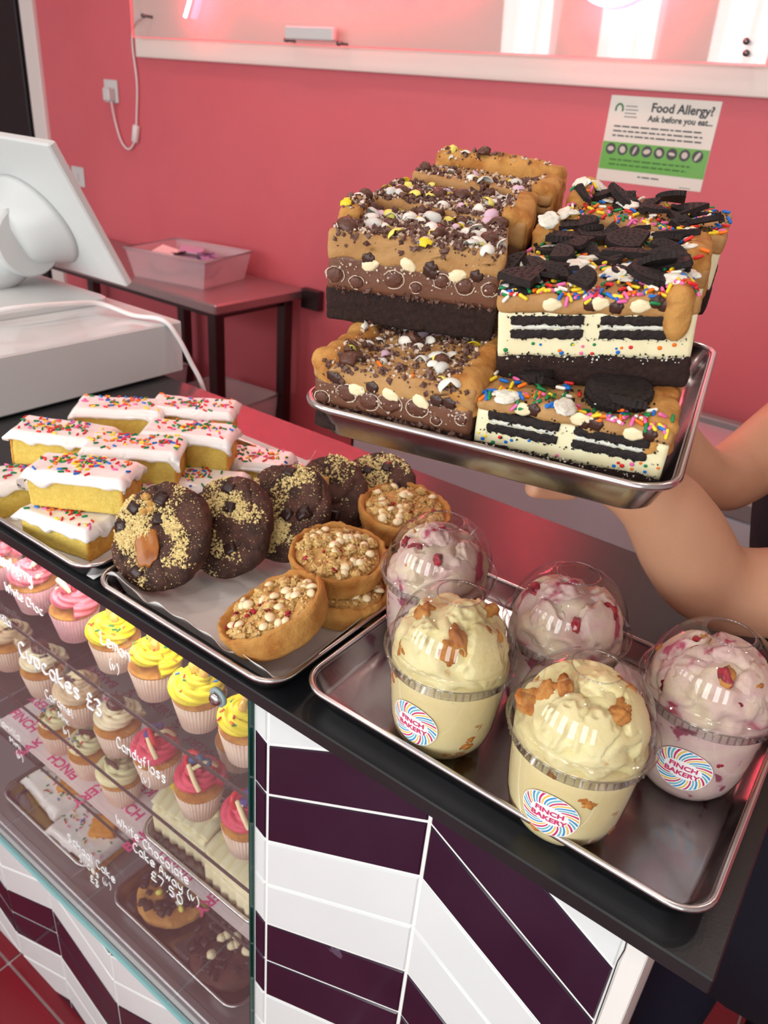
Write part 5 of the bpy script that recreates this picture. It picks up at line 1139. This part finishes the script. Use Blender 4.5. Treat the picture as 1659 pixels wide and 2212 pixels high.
body = [
 [(px, py, .93, .12), (px-.055, py-.02, 1.05, .100), (px-.085, py-.03, 1.16, .108), (px-.04, py-.03, 1.29, .10), (px-.02, py-.045, 1.37, .046), (px-.035, py-.065, 1.43, .043), (px-.05, py-.09, 1.50, .078), (px-.055, py-.10, 1.58, .085), (px-.055, py-.09, 1.65, .06)],
 # near arm: shoulder, elbow on the worktop side, wrist, palm
 [3, (px+.13, py-.10, 1.29, .06), pv(.25, .88, -.29, .050), pv(.10, .78, -.33, .046), pv(-.02, .70, -.362, .046), pv(-.073, .668, -.370, .044), pv(-.098, .640, -.335, .0455), pv(-.113, .605, -.290, .041), pv(-.128, .570, -.256, .033), pv(-.150, .545, -.2385, .024), pv(-.185, .535, -.232, .022)],
 # far arm
 [3, (px-.15, py+.02, 1.28, .06), pv(-.055, 1.03, -.26, .047), pv(-.085, .93, -.285, .043), pv(-.105, .855, -.312, .040), pv(-.118, .79, -.318, .037), pv(-.135, .735, -.290, .030), pv(-.16, .70, -.248, .024), pv(-.195, .675, -.222, .021)],
 [0, (px-.09, py, .86, .075), (px-.06, py+.01, .48, .05), (px-.07, py+.01, .10, .035), (px-.07, py-.02, .05, .03), (px-.07, py-.07, .035, .02)],
 [0, (px+.09, py, .86, .075), (px+.13, py+.01, .48, .05), (px+.13, py+.01, .10, .035), (px+.13, py-.02, .05, .03), (px+.13, py-.07, .035, .02)]]
def finger(base, d, L_, curl, r=.0085):
    b = Vector(base); d = Vector(d).normalized(); out = []; seg = [0, .34, .62, .84, 1.]
    for i, s_ in enumerate(seg): q = b+d*L_*s_+Vector((0, 0, curl*s_*s_)); out.append((q.x, q.y, q.z, r*(1-.22*s_)))
    return out
nb_ = Vector(pv(-.195, .530, -.236, 0)[:3]); fb_ = Vector(pv(-.205, .665, -.224, 0)[:3])
for k in range(4): body.append(finger(nb_+Vector((.006*0, -.024+.016*k, 0)), (-1, -.28+.12*k, .06), (.066, .074, .070, .056)[k], .006))
body.append(finger(nb_+Vector((.03, -.03, 0)), (-.5, -1, .1), .05, .004, .0095))
for k in range(4): body.append(finger(fb_+Vector((0, -.022+.016*k, 0)), (-1, -.25+.12*k, .08), (.066, .074, .070, .056)[k], .004))
body.append(finger(fb_+Vector((.03, -.03, 0)), (-.6, -1, .05), .05, .002, .0095))
skinned('body', M_skin, body, pr_)
M_shirt = mat('black_shirt', (20, 17, 24), .85, c2=(26, 22, 30), sc=40, bump=.4, bsc=300); M_trou = mat('navy_trousers', (18, 16, 40), .85, bump=.3, bsc=200)
skinned('black_top', M_shirt, [[(px, py, .86, .140), (px-.060, py-.02, 1.05, .135), (px-.095, py-.03, 1.16, .140), (px-.045, py-.03, 1.28, .118), (px-.02, py-.035, 1.335, .075)],
    [3, (px+.13, py-.10, 1.29, .075), pv(.26, .90, -.29, .066), pv(.20, .85, -.30, .060)], [3, (px-.15, py+.02, 1.28, .072), pv(-.035, 1.06, -.262, .060), pv(-.05, 1.035, -.266, .054)]], pr_)
skinned('trousers', M_trou, [[(px, py, .93, .135), (px, py, .88, .13)], [1, (px-.09, py, .80, .115), (px-.06, py+.01, .48, .088), (px-.07, py+.01, .07, .078), (px-.07, py+.005, -.0, .07)], [1, (px+.09, py, .80, .115), (px+.13, py+.01, .48, .085), (px+.13, py+.01, .07, .078), (px+.13, py+.005, -.0, .07)]], pr_)
# apron hanging from the waist with a pink tie
mb = MB(); vs = []; fs = []
for i in range(13):
    a = radians(-165+150*i/12)
    for j, (z, r) in enumerate(((1.20, .142), (1.0, .150), (.8, .165), (.55, .175), (.42, .18))): vs.append((px+r*cos(a)*1.25, py+r*sin(a)*1.05, z))
for i in range(12):
    for j in range(4): fs.append((i*5+j, (i+1)*5+j, (i+1)*5+j+1, i*5+j+1))
mb.add(vs, fs); o = mb.build('apron', mat('apron_navy', (16, 15, 34), .8, bump=.3, bsc=250), pr_, rel=True); md = o.modifiers.new('s', 'SOLIDIFY'); md.thickness = .003
mb = MB(); mb.tube(bez([(px-.05, py-.15, 1.30), (px-.07, py-.13, 1.22), (px-.19, py-.05, 1.16), (px-.17, py+.06, 1.14)], 8), .006, 8); mb.build('apron_tie', mat('tie_pink', (190, 60, 110), .6), pr_, rel=True)['label'] = 'pink apron tie'
# head details
hx, hy, hz = px-.055, py-.10, 1.56
mb = MB(); vs, fs = rbox(2, 2, 2, .999, .1)
out = []
for v in vs:
    p = Vector((v[0], v[1], v[2]-1)).normalized(); out.append((hx+p.x*.092, hy+.018+p.y*.100, hz+.035+p.z*.095+(0 if p.y > -.2 else .02)))
mb.add(out, fs); mb.build('hair', mat('brown_hair', (60, 38, 28), .6, bump=.8, bsc=300), pr_, rel=True)
mb = lump(.035, .03, .11, 8, .1, 2, 2, T(hx+.02, hy+.105, hz-.03)); mb.build('ponytail', MATS['brown_hair'], pr_, rel=True)
for s_ in (-1, 1):
    mb = lump(.010, .006, .006, 8, 0, 1, 0, T(hx-.005+s_*.030, hy-.072, hz)); mb.build('eye', mat('eye_white', (230, 228, 224), .2), pr_, rel=True)
    mb = lump(.004, .003, .004, 6, 0, 1, 0, T(hx-.006+s_*.030, hy-.078, hz)); mb.build('iris', mat('eye_iris', (60, 44, 34), .2), pr_, rel=True)
    mb = lump(.008, .014, .024, 7, .1, 2, 1, T(hx+s_*.086, hy+.0, hz-.008)); mb.build('ear', M_skin, pr_, rel=True)
mb = lump(.011, .016, .018, 8, .05, 1, 0, T(hx-.006, hy-.080, hz-.025)); mb.build('nose', M_skin, pr_, rel=True)
mb = lump(.022, .007, .007, 8, .05, 1, 0, T(hx-.006, hy-.073, hz-.054)); mb.build('mouth', mat('lips', (176, 92, 88), .4), pr_, rel=True)
for s_ in (-1, 1):
    mb = lump(.045, .11, .035, 8, .05, 1, 0, T(px+(-.07 if s_ < 0 else .13), py-.04, .036)); mb.build('shoe', M_dark, pr_, rel=True)
